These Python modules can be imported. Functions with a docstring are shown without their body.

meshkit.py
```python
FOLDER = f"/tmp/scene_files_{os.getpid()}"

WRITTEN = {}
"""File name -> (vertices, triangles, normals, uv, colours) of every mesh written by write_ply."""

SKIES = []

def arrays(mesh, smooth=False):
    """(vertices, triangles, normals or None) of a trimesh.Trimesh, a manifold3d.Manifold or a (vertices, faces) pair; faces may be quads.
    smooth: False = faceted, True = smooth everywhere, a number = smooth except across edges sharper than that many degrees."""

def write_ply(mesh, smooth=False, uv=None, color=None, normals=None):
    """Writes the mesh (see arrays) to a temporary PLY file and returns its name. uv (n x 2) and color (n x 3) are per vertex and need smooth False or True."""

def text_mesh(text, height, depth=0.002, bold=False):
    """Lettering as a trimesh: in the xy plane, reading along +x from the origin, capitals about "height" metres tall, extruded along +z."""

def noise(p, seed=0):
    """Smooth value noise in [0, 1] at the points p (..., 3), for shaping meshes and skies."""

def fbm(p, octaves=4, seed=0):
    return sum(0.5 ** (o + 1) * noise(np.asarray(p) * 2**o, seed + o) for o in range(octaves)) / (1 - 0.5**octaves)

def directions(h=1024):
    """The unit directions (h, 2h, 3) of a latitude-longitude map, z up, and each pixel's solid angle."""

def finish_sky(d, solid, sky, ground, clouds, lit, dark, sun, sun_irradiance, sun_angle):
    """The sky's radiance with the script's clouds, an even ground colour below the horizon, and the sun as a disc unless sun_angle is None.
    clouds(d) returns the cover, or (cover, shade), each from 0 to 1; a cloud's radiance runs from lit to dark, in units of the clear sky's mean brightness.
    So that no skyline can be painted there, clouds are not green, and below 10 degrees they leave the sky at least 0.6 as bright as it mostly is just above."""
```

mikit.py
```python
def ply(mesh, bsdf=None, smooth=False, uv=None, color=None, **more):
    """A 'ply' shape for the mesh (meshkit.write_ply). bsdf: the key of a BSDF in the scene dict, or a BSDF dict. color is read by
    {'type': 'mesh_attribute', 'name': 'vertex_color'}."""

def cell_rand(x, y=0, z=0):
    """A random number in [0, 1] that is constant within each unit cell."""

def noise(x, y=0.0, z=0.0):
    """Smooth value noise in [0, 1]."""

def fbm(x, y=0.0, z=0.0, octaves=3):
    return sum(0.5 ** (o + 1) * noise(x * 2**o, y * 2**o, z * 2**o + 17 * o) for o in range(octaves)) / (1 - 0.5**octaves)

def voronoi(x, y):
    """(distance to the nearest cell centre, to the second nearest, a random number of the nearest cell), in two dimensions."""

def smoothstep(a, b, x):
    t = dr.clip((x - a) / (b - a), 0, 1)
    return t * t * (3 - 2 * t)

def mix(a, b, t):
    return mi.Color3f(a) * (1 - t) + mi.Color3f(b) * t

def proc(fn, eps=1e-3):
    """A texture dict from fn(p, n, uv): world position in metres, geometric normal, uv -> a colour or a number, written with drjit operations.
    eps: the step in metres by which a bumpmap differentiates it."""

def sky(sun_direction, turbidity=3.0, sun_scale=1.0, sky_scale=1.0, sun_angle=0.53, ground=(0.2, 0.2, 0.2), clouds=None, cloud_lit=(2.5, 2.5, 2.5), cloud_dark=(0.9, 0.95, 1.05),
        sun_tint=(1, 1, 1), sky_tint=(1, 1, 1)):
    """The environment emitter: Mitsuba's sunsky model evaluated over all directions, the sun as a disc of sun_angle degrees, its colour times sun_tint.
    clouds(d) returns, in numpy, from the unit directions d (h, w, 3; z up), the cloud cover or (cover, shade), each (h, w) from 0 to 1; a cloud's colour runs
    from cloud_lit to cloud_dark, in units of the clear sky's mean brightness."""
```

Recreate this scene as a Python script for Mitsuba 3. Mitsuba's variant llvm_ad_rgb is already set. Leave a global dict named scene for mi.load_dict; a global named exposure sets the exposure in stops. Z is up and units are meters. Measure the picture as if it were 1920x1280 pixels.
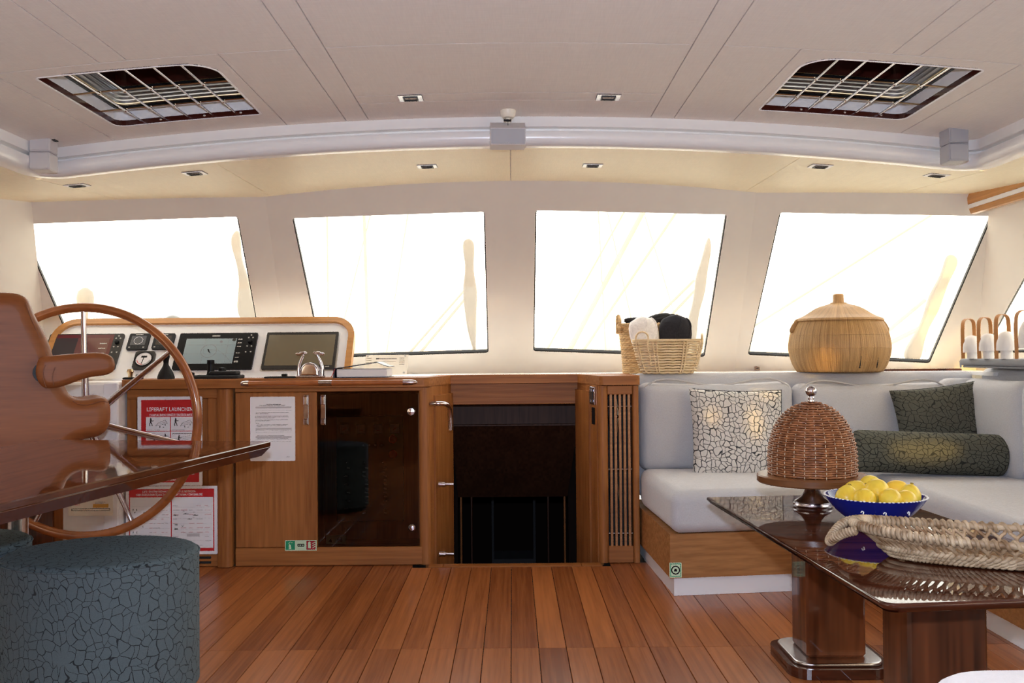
import math, numpy as np, trimesh, mitsuba as mi, drjit as dr, mikit, meshkit
from shapely.geometry import Polygon, box as sbox, Point, LineString, MultiPolygon
from shapely import affinity
from shapely.ops import unary_union
from trimesh.creation import extrude_polygon
T = mi.ScalarTransform4f
scene, labels = {}, {}
RNG = np.random.default_rng(7)

# ------------------------------------------------------------------ camera
F, PITCH, ROLL, H = 1700.0, 25 / 1700.0, 0.0085, 1.10
EYE = np.array([0, 0, H])
FW = np.array([0, math.cos(PITCH), math.sin(PITCH)])
_up = np.array([0, -math.sin(PITCH), math.cos(PITCH)])
_rt = np.array([1.0, 0, 0])
IR = math.cos(ROLL) * _rt - math.sin(ROLL) * _up
IU = math.sin(ROLL) * _rt + math.cos(ROLL) * _up
scene['camera'] = {'type': 'perspective', 'fov': math.degrees(2 * math.atan(960 / F)), 'fov_axis': 'x', 'near_clip': 0.05, 'far_clip': 5000.0,
                   'to_world': T().look_at(origin=EYE.tolist(), target=(EYE + FW).tolist(), up=IU.tolist())}

# ------------------------------------------------------------------ light
SUN, SKY = 9.0, 64.0
def _clouds(d):
    n = meshkit.fbm(d * np.array([3, 3, 7.0]), 4, 5)
    return np.clip(0.74 + 0.6 * (n - 0.5), 0, 1), np.clip(0.9 * (n - 0.42), 0, 1)
scene['sky'] = mikit.sky((0.10, -1.0, 0.105), turbidity=4.0, sun_scale=SUN, sky_scale=SKY, sun_angle=0.9, ground=(0.45, 0.40, 0.33),
                         clouds=_clouds, cloud_lit=(1.32, 1.22, 1.05), cloud_dark=(1.0, 0.96, 0.88), sky_tint=(1.0, 1.0, 1.0), sun_tint=(0.75, 1.0, 1.5))
FLASH = 4600.0
exposure = 0.0


# ------------------------------------------------------------------ helpers
def ray(x, y): return FW + (x - 960) / F * IR - (y - 640) / F * IU
def aty(x, y, Y): d = ray(x, y); return EYE + d * (Y / d[1])
def atz(x, y, Z): d = ray(x, y); return EYE + d * ((Z - H) / d[2])
def onplane(x, y, P, N): d = ray(x, y); return EYE + d * (np.dot(np.asarray(P) - EYE, N) / np.dot(d, N))
def onsurf(x, y, f, y0=1.0, y1=7.0):
    d = ray(x, y); t = np.linspace(y0, y1, 6000); P = EYE + t[:, None] * d
    return P[np.argmax(P[:, 2] > f(P[:, 0], P[:, 1]))]
cat = trimesh.util.concatenate
def tm(v, f): return trimesh.Trimesh(np.asarray(v, float), np.asarray(f), process=False)
def mv(m, x=0, y=0, z=0): m = m.copy(); m.apply_translation([x, y, z]); return m
def rot(m, deg, axis=(0, 0, 1), at=(0, 0, 0)):
    m = m.copy(); m.apply_transform(trimesh.transformations.rotation_matrix(math.radians(deg), axis, at)); return m
def frame(o, ex, ey):
    ex, ey = np.asarray(ex, float), np.asarray(ey, float); ex /= np.linalg.norm(ex); ey = ey - ex * (ey @ ex); ey /= np.linalg.norm(ey)
    M = np.eye(4); M[:3, 0], M[:3, 1], M[:3, 2], M[:3, 3] = ex, ey, np.cross(ex, ey), o
    return M
def put(m, M): m = m.copy(); m.apply_transform(M); return m
def local(M, P): return (np.linalg.inv(M) @ np.append(P, 1))[:3]
def front(x, y, z): return frame((x, y, z), (1, 0, 0), (0, 0, 1))       # flat things that face the camera side (-y)

_used = {}
def numbered(k):
    n = _used.get(k, -1) + 1; _used[k] = n
    return k if n == 0 else f'{k}_{n:03d}'
def add(key, mesh, mat, smooth=False, **kw):
    scene[key] = mikit.ply(mesh, mat, smooth, **kw); return key
def struct(key, mesh, mat, smooth=False, label=None):
    k = numbered(key); labels[k] = {'kind': 'structure'}
    if label: labels[k]['label'] = label
    if mesh is not None: add(k, mesh, mat, smooth)
    return k
def thing(key, label, category, group=None, mesh=None, mat=None, smooth=False, kind=None):
    k = numbered(key); labels[k] = {'label': label, 'category': category}
    if group: labels[k]['group'] = group
    if kind: labels[k]['kind'] = kind
    if mesh is not None: add(k, mesh, mat, smooth)
    return k
def part(parent, name, mesh, mat, smooth=False, label=None, kind=None):
    k = numbered(parent + '__' + name)
    add(k, mesh, mat, smooth)
    if label or kind:
        labels[k] = {}
        if label: labels[k]['label'] = label
        if kind: labels[k]['kind'] = kind
    return k

def cbox(x0, x1, y0, y1, z0, z1, b=0.003):
    """box with chamfered edges: 24 corners, 44 triangles"""
    c = np.array([(x0 + x1) / 2, (y0 + y1) / 2, (z0 + z1) / 2]); h = np.array([x1 - x0, y1 - y0, z1 - z0]) / 2
    b = min(b, h.min() * 0.6); P = []
    for s in np.ndindex(2, 2, 2):
        s = np.array(s) * 2 - 1
        for k in range(3):
            q = h - b; q[k] = h[k]; P.append(c + s * q)
    return trimesh.convex.convex_hull(np.array(P))
def rbox(x0, x1, y0, y1, z0, z1, r=0.02, n=4):
    c = np.array([(x0 + x1) / 2, (y0 + y1) / 2, (z0 + z1) / 2]); h = np.array([x1 - x0, y1 - y0, z1 - z0]) / 2
    r = min(r, h.min() * 0.999); a = np.linspace(0, np.pi / 2, n + 1); P = []
    for s in np.ndindex(2, 2, 2):
        s = np.array(s) * 2 - 1
        for t in a:
            for u in a:
                P.append(c + s * (h - r + r * np.array([math.sin(t) * math.cos(u), math.sin(t) * math.sin(u), math.cos(t)])))
    return trimesh.convex.convex_hull(np.array(P))
def cushion(x0, x1, y0, y1, z0, z1, r=0.04, puff=(0, 0, 0), n=10, wob=0.0, seed=0):
    """soft block: rounded edges, faces that swell by puff"""
    h = np.array([x1 - x0, y1 - y0, z1 - z0]) / 2; c = np.array([x0 + x1, y0 + y1, z0 + z1]) / 2; r = min(r, h.min() * .98)
    V, Fc, off = [], [], 0
    def prm(k):
        e = h[k]; ed = e - r
        return np.unique(np.round(np.concatenate([-e + r * (1 - np.cos(np.linspace(0, np.pi / 2, 5))), np.linspace(-ed, ed, n), e - r * (1 - np.cos(np.linspace(0, np.pi / 2, 5)))]), 6))
    for k in range(3):
        i, j = (k + 1) % 3, (k + 2) % 3
        for s in (-1, 1):
            A, B = np.meshgrid(prm(i), prm(j), indexing='ij')
            P = np.zeros(A.shape + (3,)); P[..., i], P[..., j], P[..., k] = A, B, s * h[k]
            q = np.clip(P, -(h - r), h - r); d = P - q; P = q + r * d / np.maximum(np.linalg.norm(d, axis=-1, keepdims=True), 1e-9)
            P[..., k] += s * puff[k] * (1 - (A / h[i]) ** 2) * (1 - (B / h[j]) ** 2)
            nu, nv = A.shape; idx = np.arange(nu * nv).reshape(nu, nv) + off
            f = np.stack([idx[:-1, :-1], idx[1:, :-1], idx[1:, 1:], idx[:-1, 1:]], -1).reshape(-1, 4)
            if s < 0: f = f[:, ::-1]
            V.append(P.reshape(-1, 3)); Fc.append(np.vstack([f[:, [0, 1, 2]], f[:, [0, 2, 3]]])); off += nu * nv
    m = trimesh.Trimesh(np.vstack(V), np.vstack(Fc), process=False); m.merge_vertices(digits_vertex=5)
    v = np.array(m.vertices)
    if wob: v = v + (meshkit.fbm((v + c) * 7, 3, seed)[:, None] - .5) * 2 * wob * v / np.maximum(np.linalg.norm(v, axis=1, keepdims=True), 1e-6)
    return tm(v + c, m.faces)
def smoothline(P, n=60, closed=False):
    from scipy.interpolate import CubicSpline
    P = np.asarray(P, float)
    if closed: P = np.vstack([P, P[:1]])
    s = np.concatenate([[0], np.cumsum(np.linalg.norm(np.diff(P, axis=0), axis=1))])
    cs = CubicSpline(s, P, bc_type='periodic' if closed else 'natural')
    return cs(np.linspace(0, s[-1], n, endpoint=not closed))
def tube(P, r, k=8, closed=False, caps=True, squash=None):
    """swept tube; r may be per point; squash=(a, b) flattens the section"""
    P = np.asarray(P, float); n = len(P); R = np.broadcast_to(r, (n,))
    t = (np.roll(P, -1, 0) - np.roll(P, 1, 0)) if closed else np.gradient(P, axis=0)
    t = t / (np.linalg.norm(t, axis=1, keepdims=True) + 1e-12)
    a = np.cross(t[0], [0, 0, 1.0]); a = np.cross(t[0], [1.0, 0, 0]) if np.linalg.norm(a) < .2 else a
    A = np.zeros((n, 3))
    for i in range(n):
        a = a - t[i] * (a @ t[i]); a = a / np.linalg.norm(a); A[i] = a
    B = np.cross(t, A); g = np.arange(k) * 2 * np.pi / k; sa, sb = squash or (1, 1)
    V = P[:, None] + R[:, None, None] * (sa * np.cos(g)[None, :, None] * A[:, None] + sb * np.sin(g)[None, :, None] * B[:, None])
    m = n if closed else n - 1; i, j = np.meshgrid(np.arange(m), np.arange(k), indexing='ij'); i2 = (i + 1) % n; j2 = (j + 1) % k
    q = np.stack([i * k + j, i * k + j2, i2 * k + j2, i2 * k + j], -1).reshape(-1, 4)
    f = np.vstack([q[:, [0, 1, 2]], q[:, [0, 2, 3]]]); V = V.reshape(-1, 3)
    if caps and not closed:
        V = np.vstack([V, P[0], P[-1]]); j = np.arange(k); j2 = (j + 1) % k; e = (n - 1) * k
        f = np.vstack([f, np.stack([j2, j, j * 0 + n * k], 1), np.stack([e + j, e + j2, j * 0 + n * k + 1], 1)])
    return tm(V, f)
def rod(a, b, r, k=10, r2=None): return tube([a, b], [r, r if r2 is None else r2], k)
def lathe(prof, n=48, at=(0, 0, 0)):
    """prof: (r, z) from bottom to top, or a closed run"""
    p = np.asarray(prof, float); g = np.arange(n) * 2 * np.pi / n
    V = np.stack([p[:, None, 0] * np.cos(g), p[:, None, 0] * np.sin(g), np.broadcast_to(p[:, None, 1], (len(p), n))], -1).reshape(-1, 3)
    i, j = np.meshgrid(np.arange(len(p) - 1), np.arange(n), indexing='ij'); j2 = (j + 1) % n
    q = np.stack([i * n + j, i * n + j2, (i + 1) * n + j2, (i + 1) * n + j], -1).reshape(-1, 4)
    m = trimesh.Trimesh(V + np.asarray(at), np.vstack([q[:, [0, 1, 2]], q[:, [0, 2, 3]]]), process=False)
    a = m.area_faces; m.update_faces(a > 1e-12); return m
def polys(g): return [x for x in getattr(g, 'geoms', [g]) if x.area > 1e-10]
def prism(g, h, z=0.0):
    """upright extrusion of a shapely area, from z to z + h"""
    ms = [extrude_polygon(x, h, engine='earcut') for x in polys(g)]
    m = cat(ms) if len(ms) > 1 else ms[0]; return mv(m, 0, 0, z)
def slab(pts, z0, z1, top=0.0, bot=0.0, bin=None):
    """a solid over a convex outline with chamfers: top/bot are chamfer sizes, bin the inward run of the lower one"""
    P = np.asarray(pts, float)
    if np.cross(P[1] - P[0], P[2] - P[1]) < 0: P = P[::-1]
    def inset(d):
        if d == 0: return P
        e = np.roll(P, -1, 0) - P; e /= np.linalg.norm(e, axis=1, keepdims=True); nr = np.stack([-e[:, 1], e[:, 0]], 1)
        n0 = np.roll(nr, 1, 0); s = nr + n0; s /= (1 + (nr * n0).sum(1))[:, None]; return P + s * d
    loops = [(inset(bin if bin is not None else bot), z0), (P, z0 + bot), (P, z1 - top), (inset(top), z1)]
    n = len(P); V = np.vstack([np.column_stack([p, np.full(n, z)]) for p, z in loops]); f = []
    for k in range(3):
        for j in range(n):
            a, b = k * n + j, k * n + (j + 1) % n; f += [[a, b, b + n], [a, b + n, a + n]]
    for j in range(1, n - 1): f += [[0, j + 1, j], [3 * n, 3 * n + j, 3 * n + j + 1]]
    m = tm(V, f); return m
def rrect(x0, x1, y0, y1, r, n=6): return sbox(x0 + r, y0 + r, x1 - r, y1 - r).buffer(r, quad_segs=n)
def rpoly(pts, r, n=6): return Polygon(pts).buffer(-r, join_style=2).buffer(r, quad_segs=n)
def softblock(poly, depth, r, n=140, rings=6):
    """a block over an outline (in x, y) with softly rounded rims, from z = 0 to depth"""
    def loop(g, ref=None):
        c = np.asarray(g.exterior.coords)[:-1]
        if not g.exterior.is_ccw: c = c[::-1]
        ln = LineString(np.vstack([c, c[:1]])); s0 = 0.0
        if ref is not None: s0 = ln.project(Point(ref))
        return np.array([ln.interpolate((s0 + t) % ln.length).coords[0] for t in np.linspace(0, ln.length, n, endpoint=False)])
    L, ref = [], None
    ang = np.linspace(0, np.pi / 2, rings)
    seq = [(r * (1 - math.sin(a)), r * (1 - math.cos(a))) for a in ang] + [(r * (1 - math.cos(a)), depth - r * (1 - math.sin(a))) for a in ang]
    for d, z in seq:
        g = poly.buffer(-d) if d > 1e-6 else poly
        g = max(polys(g), key=lambda x: x.area); p = loop(g, ref if ref is not None else np.asarray(g.exterior.coords)[0]); ref = p[0]
        L.append(np.column_stack([p, np.full(n, z)]))
    V = np.vstack(L); i, j = np.meshgrid(np.arange(len(L) - 1), np.arange(n), indexing='ij'); j2 = (j + 1) % n
    q = np.stack([i * n + j, i * n + j2, (i + 1) * n + j2, (i + 1) * n + j], -1).reshape(-1, 4); m = tm(V, np.vstack([q[:, [0, 1, 2]], q[:, [0, 2, 3]]]))
    caps = []
    for p, z, up in ((L[0], 0, False), (L[-1], depth, True)):
        v, f = trimesh.creation.triangulate_polygon(Polygon(p[:, :2]), engine='earcut'); caps.append(tm(np.column_stack([v, np.full(len(v), p[0, 2])]), f if up else f[:, ::-1]))
    m = cat([m] + caps); m.merge_vertices(digits_vertex=6); return m
def txt(s, h, depth=0.0006, bold=False, center=False, width=None):
    m = meshkit.text_mesh(s, h, depth, bold)
    if width: m.apply_scale([width / m.extents[0], 1, 1])
    if center: m.apply_translation([-m.bounds[:, 0].mean(), 0, 0])
    return m
def strips(poly, step=0.15):
    x0, _, x1, _ = poly.bounds; xs = np.arange(math.floor(x0 / step), math.ceil(x1 / step) + 1) * step
    return [q for a, b in zip(xs, xs[1:]) for q in polys(poly.intersection(sbox(a, -20, b, 20))) if q.area > 1e-8 and q.geom_type == 'Polygon']
def lifted(poly, f, thk, step=0.15):
    """a thin panel over an outline in plan, hanging on the surface z = f(x, y)"""
    m = cat([extrude_polygon(q, thk, engine='earcut') for q in strips(poly, step)]); v = np.array(m.vertices); v[:, 2] += f(v[:, 0], v[:, 1]); return tm(v, m.faces)

# ------------------------------------------------------------------ materials
def two(b): return {'type': 'twosided', 'bsdf': b}
def rgb(*c): return {'type': 'rgb', 'value': [float(x) for x in c]}
def pri(col, rough=.5, metal=0.0, **k):
    c = mikit.proc(col) if callable(col) else rgb(*col)
    return two({'type': 'principled', 'base_color': c, 'roughness': rough, 'metallic': metal, **k})
def woodfn(a, b, s, seed=0.0, ring=1.0):
    sx, sy, sz = s
    def fn(p, n, uv):
        g = mikit.fbm(p.x * sx + seed, p.y * sy + seed, p.z * sz, 3); q = mikit.noise(p.x * sx * 4, p.y * sy * 4, p.z * sz * 4 + seed)
        l = mikit.noise(p.x * sx * .12 + 3, p.y * sy * .12, p.z * sz * .12 + seed)
        return mikit.mix(a, b, dr.clip((g - .5) * 1.5 * ring + .35 * (q - .5) + .5 * (l - .5) + .5, 0, 1))
    return fn
PW, PX = 0.1036, -0.013
def floorfn(p, n, uv):
    k = dr.floor((p.x - PX) / PW); row = dr.floor((p.y - 3.42) / 1.45); t = mikit.cell_rand(k + 50, row + 9, 3)
    g = mikit.fbm(p.x * 90 + t * 40, p.y * 2.5 + t * 9, 0.0, 3); q = mikit.noise(p.x * 300, p.y * 14, t * 7)
    l = mikit.fbm(p.x * 6 + t * 30, p.y * 1.2, t * 11, 2)
    return mikit.mix((.20, .056, .0165), (.42, .145, .044), dr.clip(.5 + (t - .5) * .75 + (g - .5) * .7 + (q - .5) * .2 + (l - .5) * .5, 0, 1))
def cells(x, y, jit=.78):
    # distance to the edge of the cell of the nearest of loosely spread points, so that all lines are equally wide
    x, y = mi.Float(x), mi.Float(y); P, first, fx_, fy_ = [], mi.Float(9), mi.Float(0), mi.Float(0)
    for a in (-1, 0, 1):
        for b in (-1, 0, 1):
            cx, cy = dr.floor(x) + a, dr.floor(y) + b
            px, py = cx + .5 + jit * (mikit.cell_rand(cx, cy, 1) - .5) - x, cy + .5 + jit * (mikit.cell_rand(cx, cy, 2) - .5) - y
            d = px * px + py * py; near = d < first; fx_, fy_, first = dr.select(near, px, fx_), dr.select(near, py, fy_), dr.minimum(first, d); P.append((px, py, d))
    e = mi.Float(9)
    for px, py, d in P:
        g = dr.sqrt(dr.square(px - fx_) + dr.square(py - fy_)); e = dr.select(g > 1e-4, dr.minimum(e, (d - first) / (2 * dr.maximum(g, 1e-4))), e)
    return e
def crackle(ground, line, ux, uy, scale, w=.07, tone=.12, broken=True):
    def fn(p, n, uv):
        u, v = ux(p), uy(p)
        wx, wy = mikit.noise(u * scale * .9, v * scale * .9, 3.3) - .5, mikit.noise(u * scale * .9 + 31, v * scale * .9, 8.1) - .5
        d = cells(u * scale + wx * 1.1, v * scale + wy * 1.1)
        gap = mikit.noise(u * scale * .8 + 7, v * scale * .8, 1.7)
        e = 1 - mikit.smoothstep(w * .6, w * 1.15, d); e = e * mikit.smoothstep(.14, .30, gap) if broken else e
        weave = (mikit.noise(u * 900, v * 260, 0) + mikit.noise(u * 260, v * 900, 5) - 1) * tone
        return mikit.mix(mi.Color3f(ground) * (1 + weave), line, e)
    return fn
def cloth(c, amt=.1, s=700.0):
    def fn(p, n, uv):
        w = mikit.noise(p.x * s, p.y * s, p.z * s * .2) + mikit.noise(p.x * s * .2, p.y * s * .2, p.z * s) - 1
        return mi.Color3f(c) * (1 + amt * w + amt * .6 * (mikit.fbm(p.x * 6, p.y * 6, p.z * 6, 2) - .5))
    return fn
def linen(c):
    def fn(p, n, uv):
        w = mikit.noise(p.x * 25, p.y * 420, p.z * 100) + mikit.noise(p.x * 420, p.y * 25, 2) - 1
        return mi.Color3f(c) * (1 + .05 * w)
    return fn
def reed(c0, c1, s):
    def fn(p, n, uv):
        t = mikit.fbm(p.x * s, p.y * s, p.z * s, 3); return mikit.mix(c0, c1, dr.clip((t - .5) * 2.2 + .5, 0, 1))
    return fn
TEAK0, TEAK1 = (.225, .076, .020), (.37, .145, .042)
def hreed(c0, c1):
    def fn(p, n, uv):
        t = mikit.noise(p.x * 9, p.y * 9, p.z * 190) * .6 + mikit.noise(p.x * 30, p.y * 30, p.z * 60 + 9) * .4; return mikit.mix(c0, c1, dr.clip((t - .5) * 1.6 + .6, 0, 1))
    return fn
def streak(p, n, uv):
    a = dr.atan2(p.y - 5.15, p.x - 1.857); g = mikit.noise(a * 75, p.z * 5, 1) * .55 + mikit.noise(a * 24, p.z * 9, 4) * .3 + mikit.noise(a * 140, p.z * 26, 7) * .3
    return mikit.mix((.27, .145, .052), (.47, .28, .115), dr.clip((g - .5) * 1.5 + .5, 0, 1))
M = {
 'cream': pri((.83, .775, .69), .35), 'gelcoat': pri((.83, .82, .80), .25), 'linen': pri(linen((.72, .665, .615)), .7), 'linen_strip': pri(linen((.95, .86, .62)), .5),
 'seam': pri((.62, .58, .55), .7), 'floor_wood': pri(floorfn, .27, specular=.5), 'black_caulk': pri((.012, .009, .008), .6),
 'teak_v': pri(woodfn(TEAK0, TEAK1, (70, 70, 3)), .45, specular=.22), 'teak_x': pri(woodfn(TEAK0, TEAK1, (3, 70, 70), 4), .45, specular=.22), 'teak_y': pri(woodfn(TEAK0, TEAK1, (70, 3, 70), 4), .45, specular=.22),
 'teak_base': pri(woodfn((.27, .115, .038), (.40, .19, .07), (3, 70, 70), 9), .4), 'honey': pri(woodfn((.42, .19, .055), (.56, .27, .085), (3, 60, 60), 2), .3),
 'honey_y': pri(woodfn((.40, .17, .045), (.56, .26, .075), (60, 3, 60), 2), .3),
 'varnish': pri(woodfn((.028, .007, .004), (.070, .018, .008), (4, 40, 40), 2), .03, specular=.6), 'varnish_v': pri(woodfn((.028, .008, .004), (.135, .038, .013), (28, 28, 1.6), 6, 1.4), .06, specular=.5),
 'dining': pri(woodfn((.045, .013, .006), (.095, .029, .011), (60, 4, 60), 5), .03, specular=.65), 'dining_edge': pri((.075, .02, .008), .03, specular=.6), 'rim_wood': pri(woodfn((.26, .075, .02), (.40, .13, .035), (14, 14, 14), 3), .12, clearcoat=1.0, clearcoat_gloss=.95),
 'leather': pri(woodfn((.19, .060, .019), (.27, .090, .030), (5, 5, 60), 5, .7), .42, specular=.3), 'leather_dark': pri((.19, .062, .024), .4), 'walnut': pri(woodfn((.10, .036, .012), (.21, .085, .03), (5, 5, 60), 8), .3),
 'sofa': pri(cloth((.52, .525, .55)), .9, sheen=.15), 'sofa_grey': pri(cloth((.50, .505, .53)), .9, sheen=.15), 'piping': pri((.5, .49, .48), .9), 'white_cloth': pri(cloth((.78, .77, .78), .06), .9), 'towel_white': pri(cloth((.82, .78, .74), .25, 420), .95), 'towel_black': pri(cloth((.016, .015, .02), .5, 420), .95, sheen=.4),
 'black_cloth': pri((.012, .011, .012), .8), 'chrome': {'type': 'roughconductor', 'material': 'Cr', 'alpha': .06}, 'steel': {'type': 'roughconductor', 'material': 'none', 'specular_reflectance': rgb(.8, .8, .82), 'alpha': .1}, 'alu': pri((.62, .62, .64), .28, 1.0), 'brass': pri((.72, .58, .36), .2, 1.0),
 'black': pri((.008, .008, .009), .3, specular=.12), 'black_soft': pri((.014, .014, .015), .6, specular=.25), 'gasket': pri((.006, .006, .007), .5), 'dark_grey': pri((.032, .029, .026), .4, specular=.25), 'white': pri((.82, .82, .83), .35), 'plinth': pri((.80, .81, .84), .4), 'paper': pri((.80, .80, .84), .55), 'poster_red': pri((.50, .018, .022), .4), 'ink': pri((.02, .02, .022), .6), 'ink_grey': pri((.22, .22, .24), .6), 'ink_faint': pri((.48, .47, .50), .6), 'ink_pink': pri((.62, .42, .44), .6), 'glow_green': pri((.55, .72, .50), .5), 'sign_green': pri((.01, .27, .12), .5), 'sign_red': pri((.30, .01, .02), .5), 'amber': pri((.62, .33, .05), .5),
 'plate_cream': pri((.80, .74, .62), .4), 'speaker': pri((.56, .53, .53), .5), 'speaker_grey': pri((.38, .38, .41), .5), 'mahogany': pri((.045, .009, .006), .12), 'dark_glass': pri((.01, .009, .008), .08),
 'reed_pale': pri(hreed((.50, .35, .17), (.80, .64, .40)), .55), 'seagrass': pri(hreed((.30, .17, .065), (.66, .44, .20)), .6), 'bulb_reed': pri(streak, .5), 'wicker': pri(reed((.15, .052, .02), (.36, .145, .058), 60), .4), 'wicker_light': pri((.55, .42, .28), .5), 'rope': pri(reed((.22, .13, .065), (.62, .49, .33), 34), .55), 'rope_dark': pri(reed((.22, .12, .055), (.52, .38, .24), 40), .55), 'strap': pri((.42, .19, .06), .5), 'lamp_white': pri((.80, .78, .76), .5), 'box_grey': pri(cloth((.25, .26, .28), .1), .8),
 'cobalt': pri((.008, .014, .20), .08, specular=.5), 'glaze_white': pri((.8, .8, .8), .15), 'lemon': pri(reed((.80, .52, .035), (.86, .68, .09), 14), .35), 'lemon_warm': pri(reed((.82, .46, .03), (.88, .60, .06), 14), .35), 'stem': pri((.30, .22, .05), .6), 'navy': pri((.012, .016, .035), .3), 'pages': pri((.72, .72, .74), .7), 'ribbon': pri((.35, .01, .015), .5),
 'screen_chart': pri((.25, .33, .36), .2), 'screen_off': pri((.155, .13, .085), .18), 'screen_red': pri((.13, .045, .045), .15), 'screen_dark': pri((.03, .022, .03), .1), 'maroon': pri((.10, .008, .018), .15), 'screen_blue': pri((.075, .08, .10), .15), 'gauge_face': pri((.75, .72, .72), .3), 'switch_red': pri((.55, .02, .015), .4), 'switch_grey': pri((.45, .43, .40), .4), 'meter': pri((.78, .72, .68), .4),
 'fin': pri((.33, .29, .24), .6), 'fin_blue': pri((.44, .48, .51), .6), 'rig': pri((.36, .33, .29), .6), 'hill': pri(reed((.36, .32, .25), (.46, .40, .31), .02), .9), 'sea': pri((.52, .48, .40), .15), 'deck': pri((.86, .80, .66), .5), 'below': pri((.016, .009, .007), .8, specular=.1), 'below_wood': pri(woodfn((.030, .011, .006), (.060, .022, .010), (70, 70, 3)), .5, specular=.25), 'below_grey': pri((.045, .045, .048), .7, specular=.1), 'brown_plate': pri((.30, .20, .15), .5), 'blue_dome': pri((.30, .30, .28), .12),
 'glass': {'type': 'thindielectric', 'int_ior': 1.5}, 'smoked': {'type': 'thindielectric', 'int_ior': 1.5, 'specular_transmittance': rgb(.075, .055, .05)},
 'flash_head': {'type': 'diffuse', 'reflectance': rgb(.5, .5, .5)},
}
for k, b in M.items(): scene['m_' + k] = b
_add = add
def add(key, mesh, mat, smooth=False, **kw): return _add(key, mesh, 'm_' + mat if isinstance(mat, str) else mat, smooth, **kw)
def crack_mat(name, *a, **k): scene['m_' + name] = pri(crackle(*a, **k), .85, sheen=.2)

# the photographer's flash on the camera: a lamp head a hand's breadth above the lens
fl = thing('camera_flash', "small lamp head of the photographer's flash above the camera", 'flash lamp')
part(fl, 'housing', cbox(-.04, .04, -.09, -.012, 1.245, 1.315, .006), 'black_soft')
k = part(fl, 'lamp_window', tm([[-.034, -.0115, 1.257], [.034, -.0115, 1.257], [.034, -.0115, 1.303], [-.034, -.0115, 1.303]], [[0, 2, 1], [0, 3, 2]]), 'flash_head')
scene[k]['emitter'] = {'type': 'area', 'radiance': rgb(FLASH * .85, FLASH * .98, FLASH * 1.24)}

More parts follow.
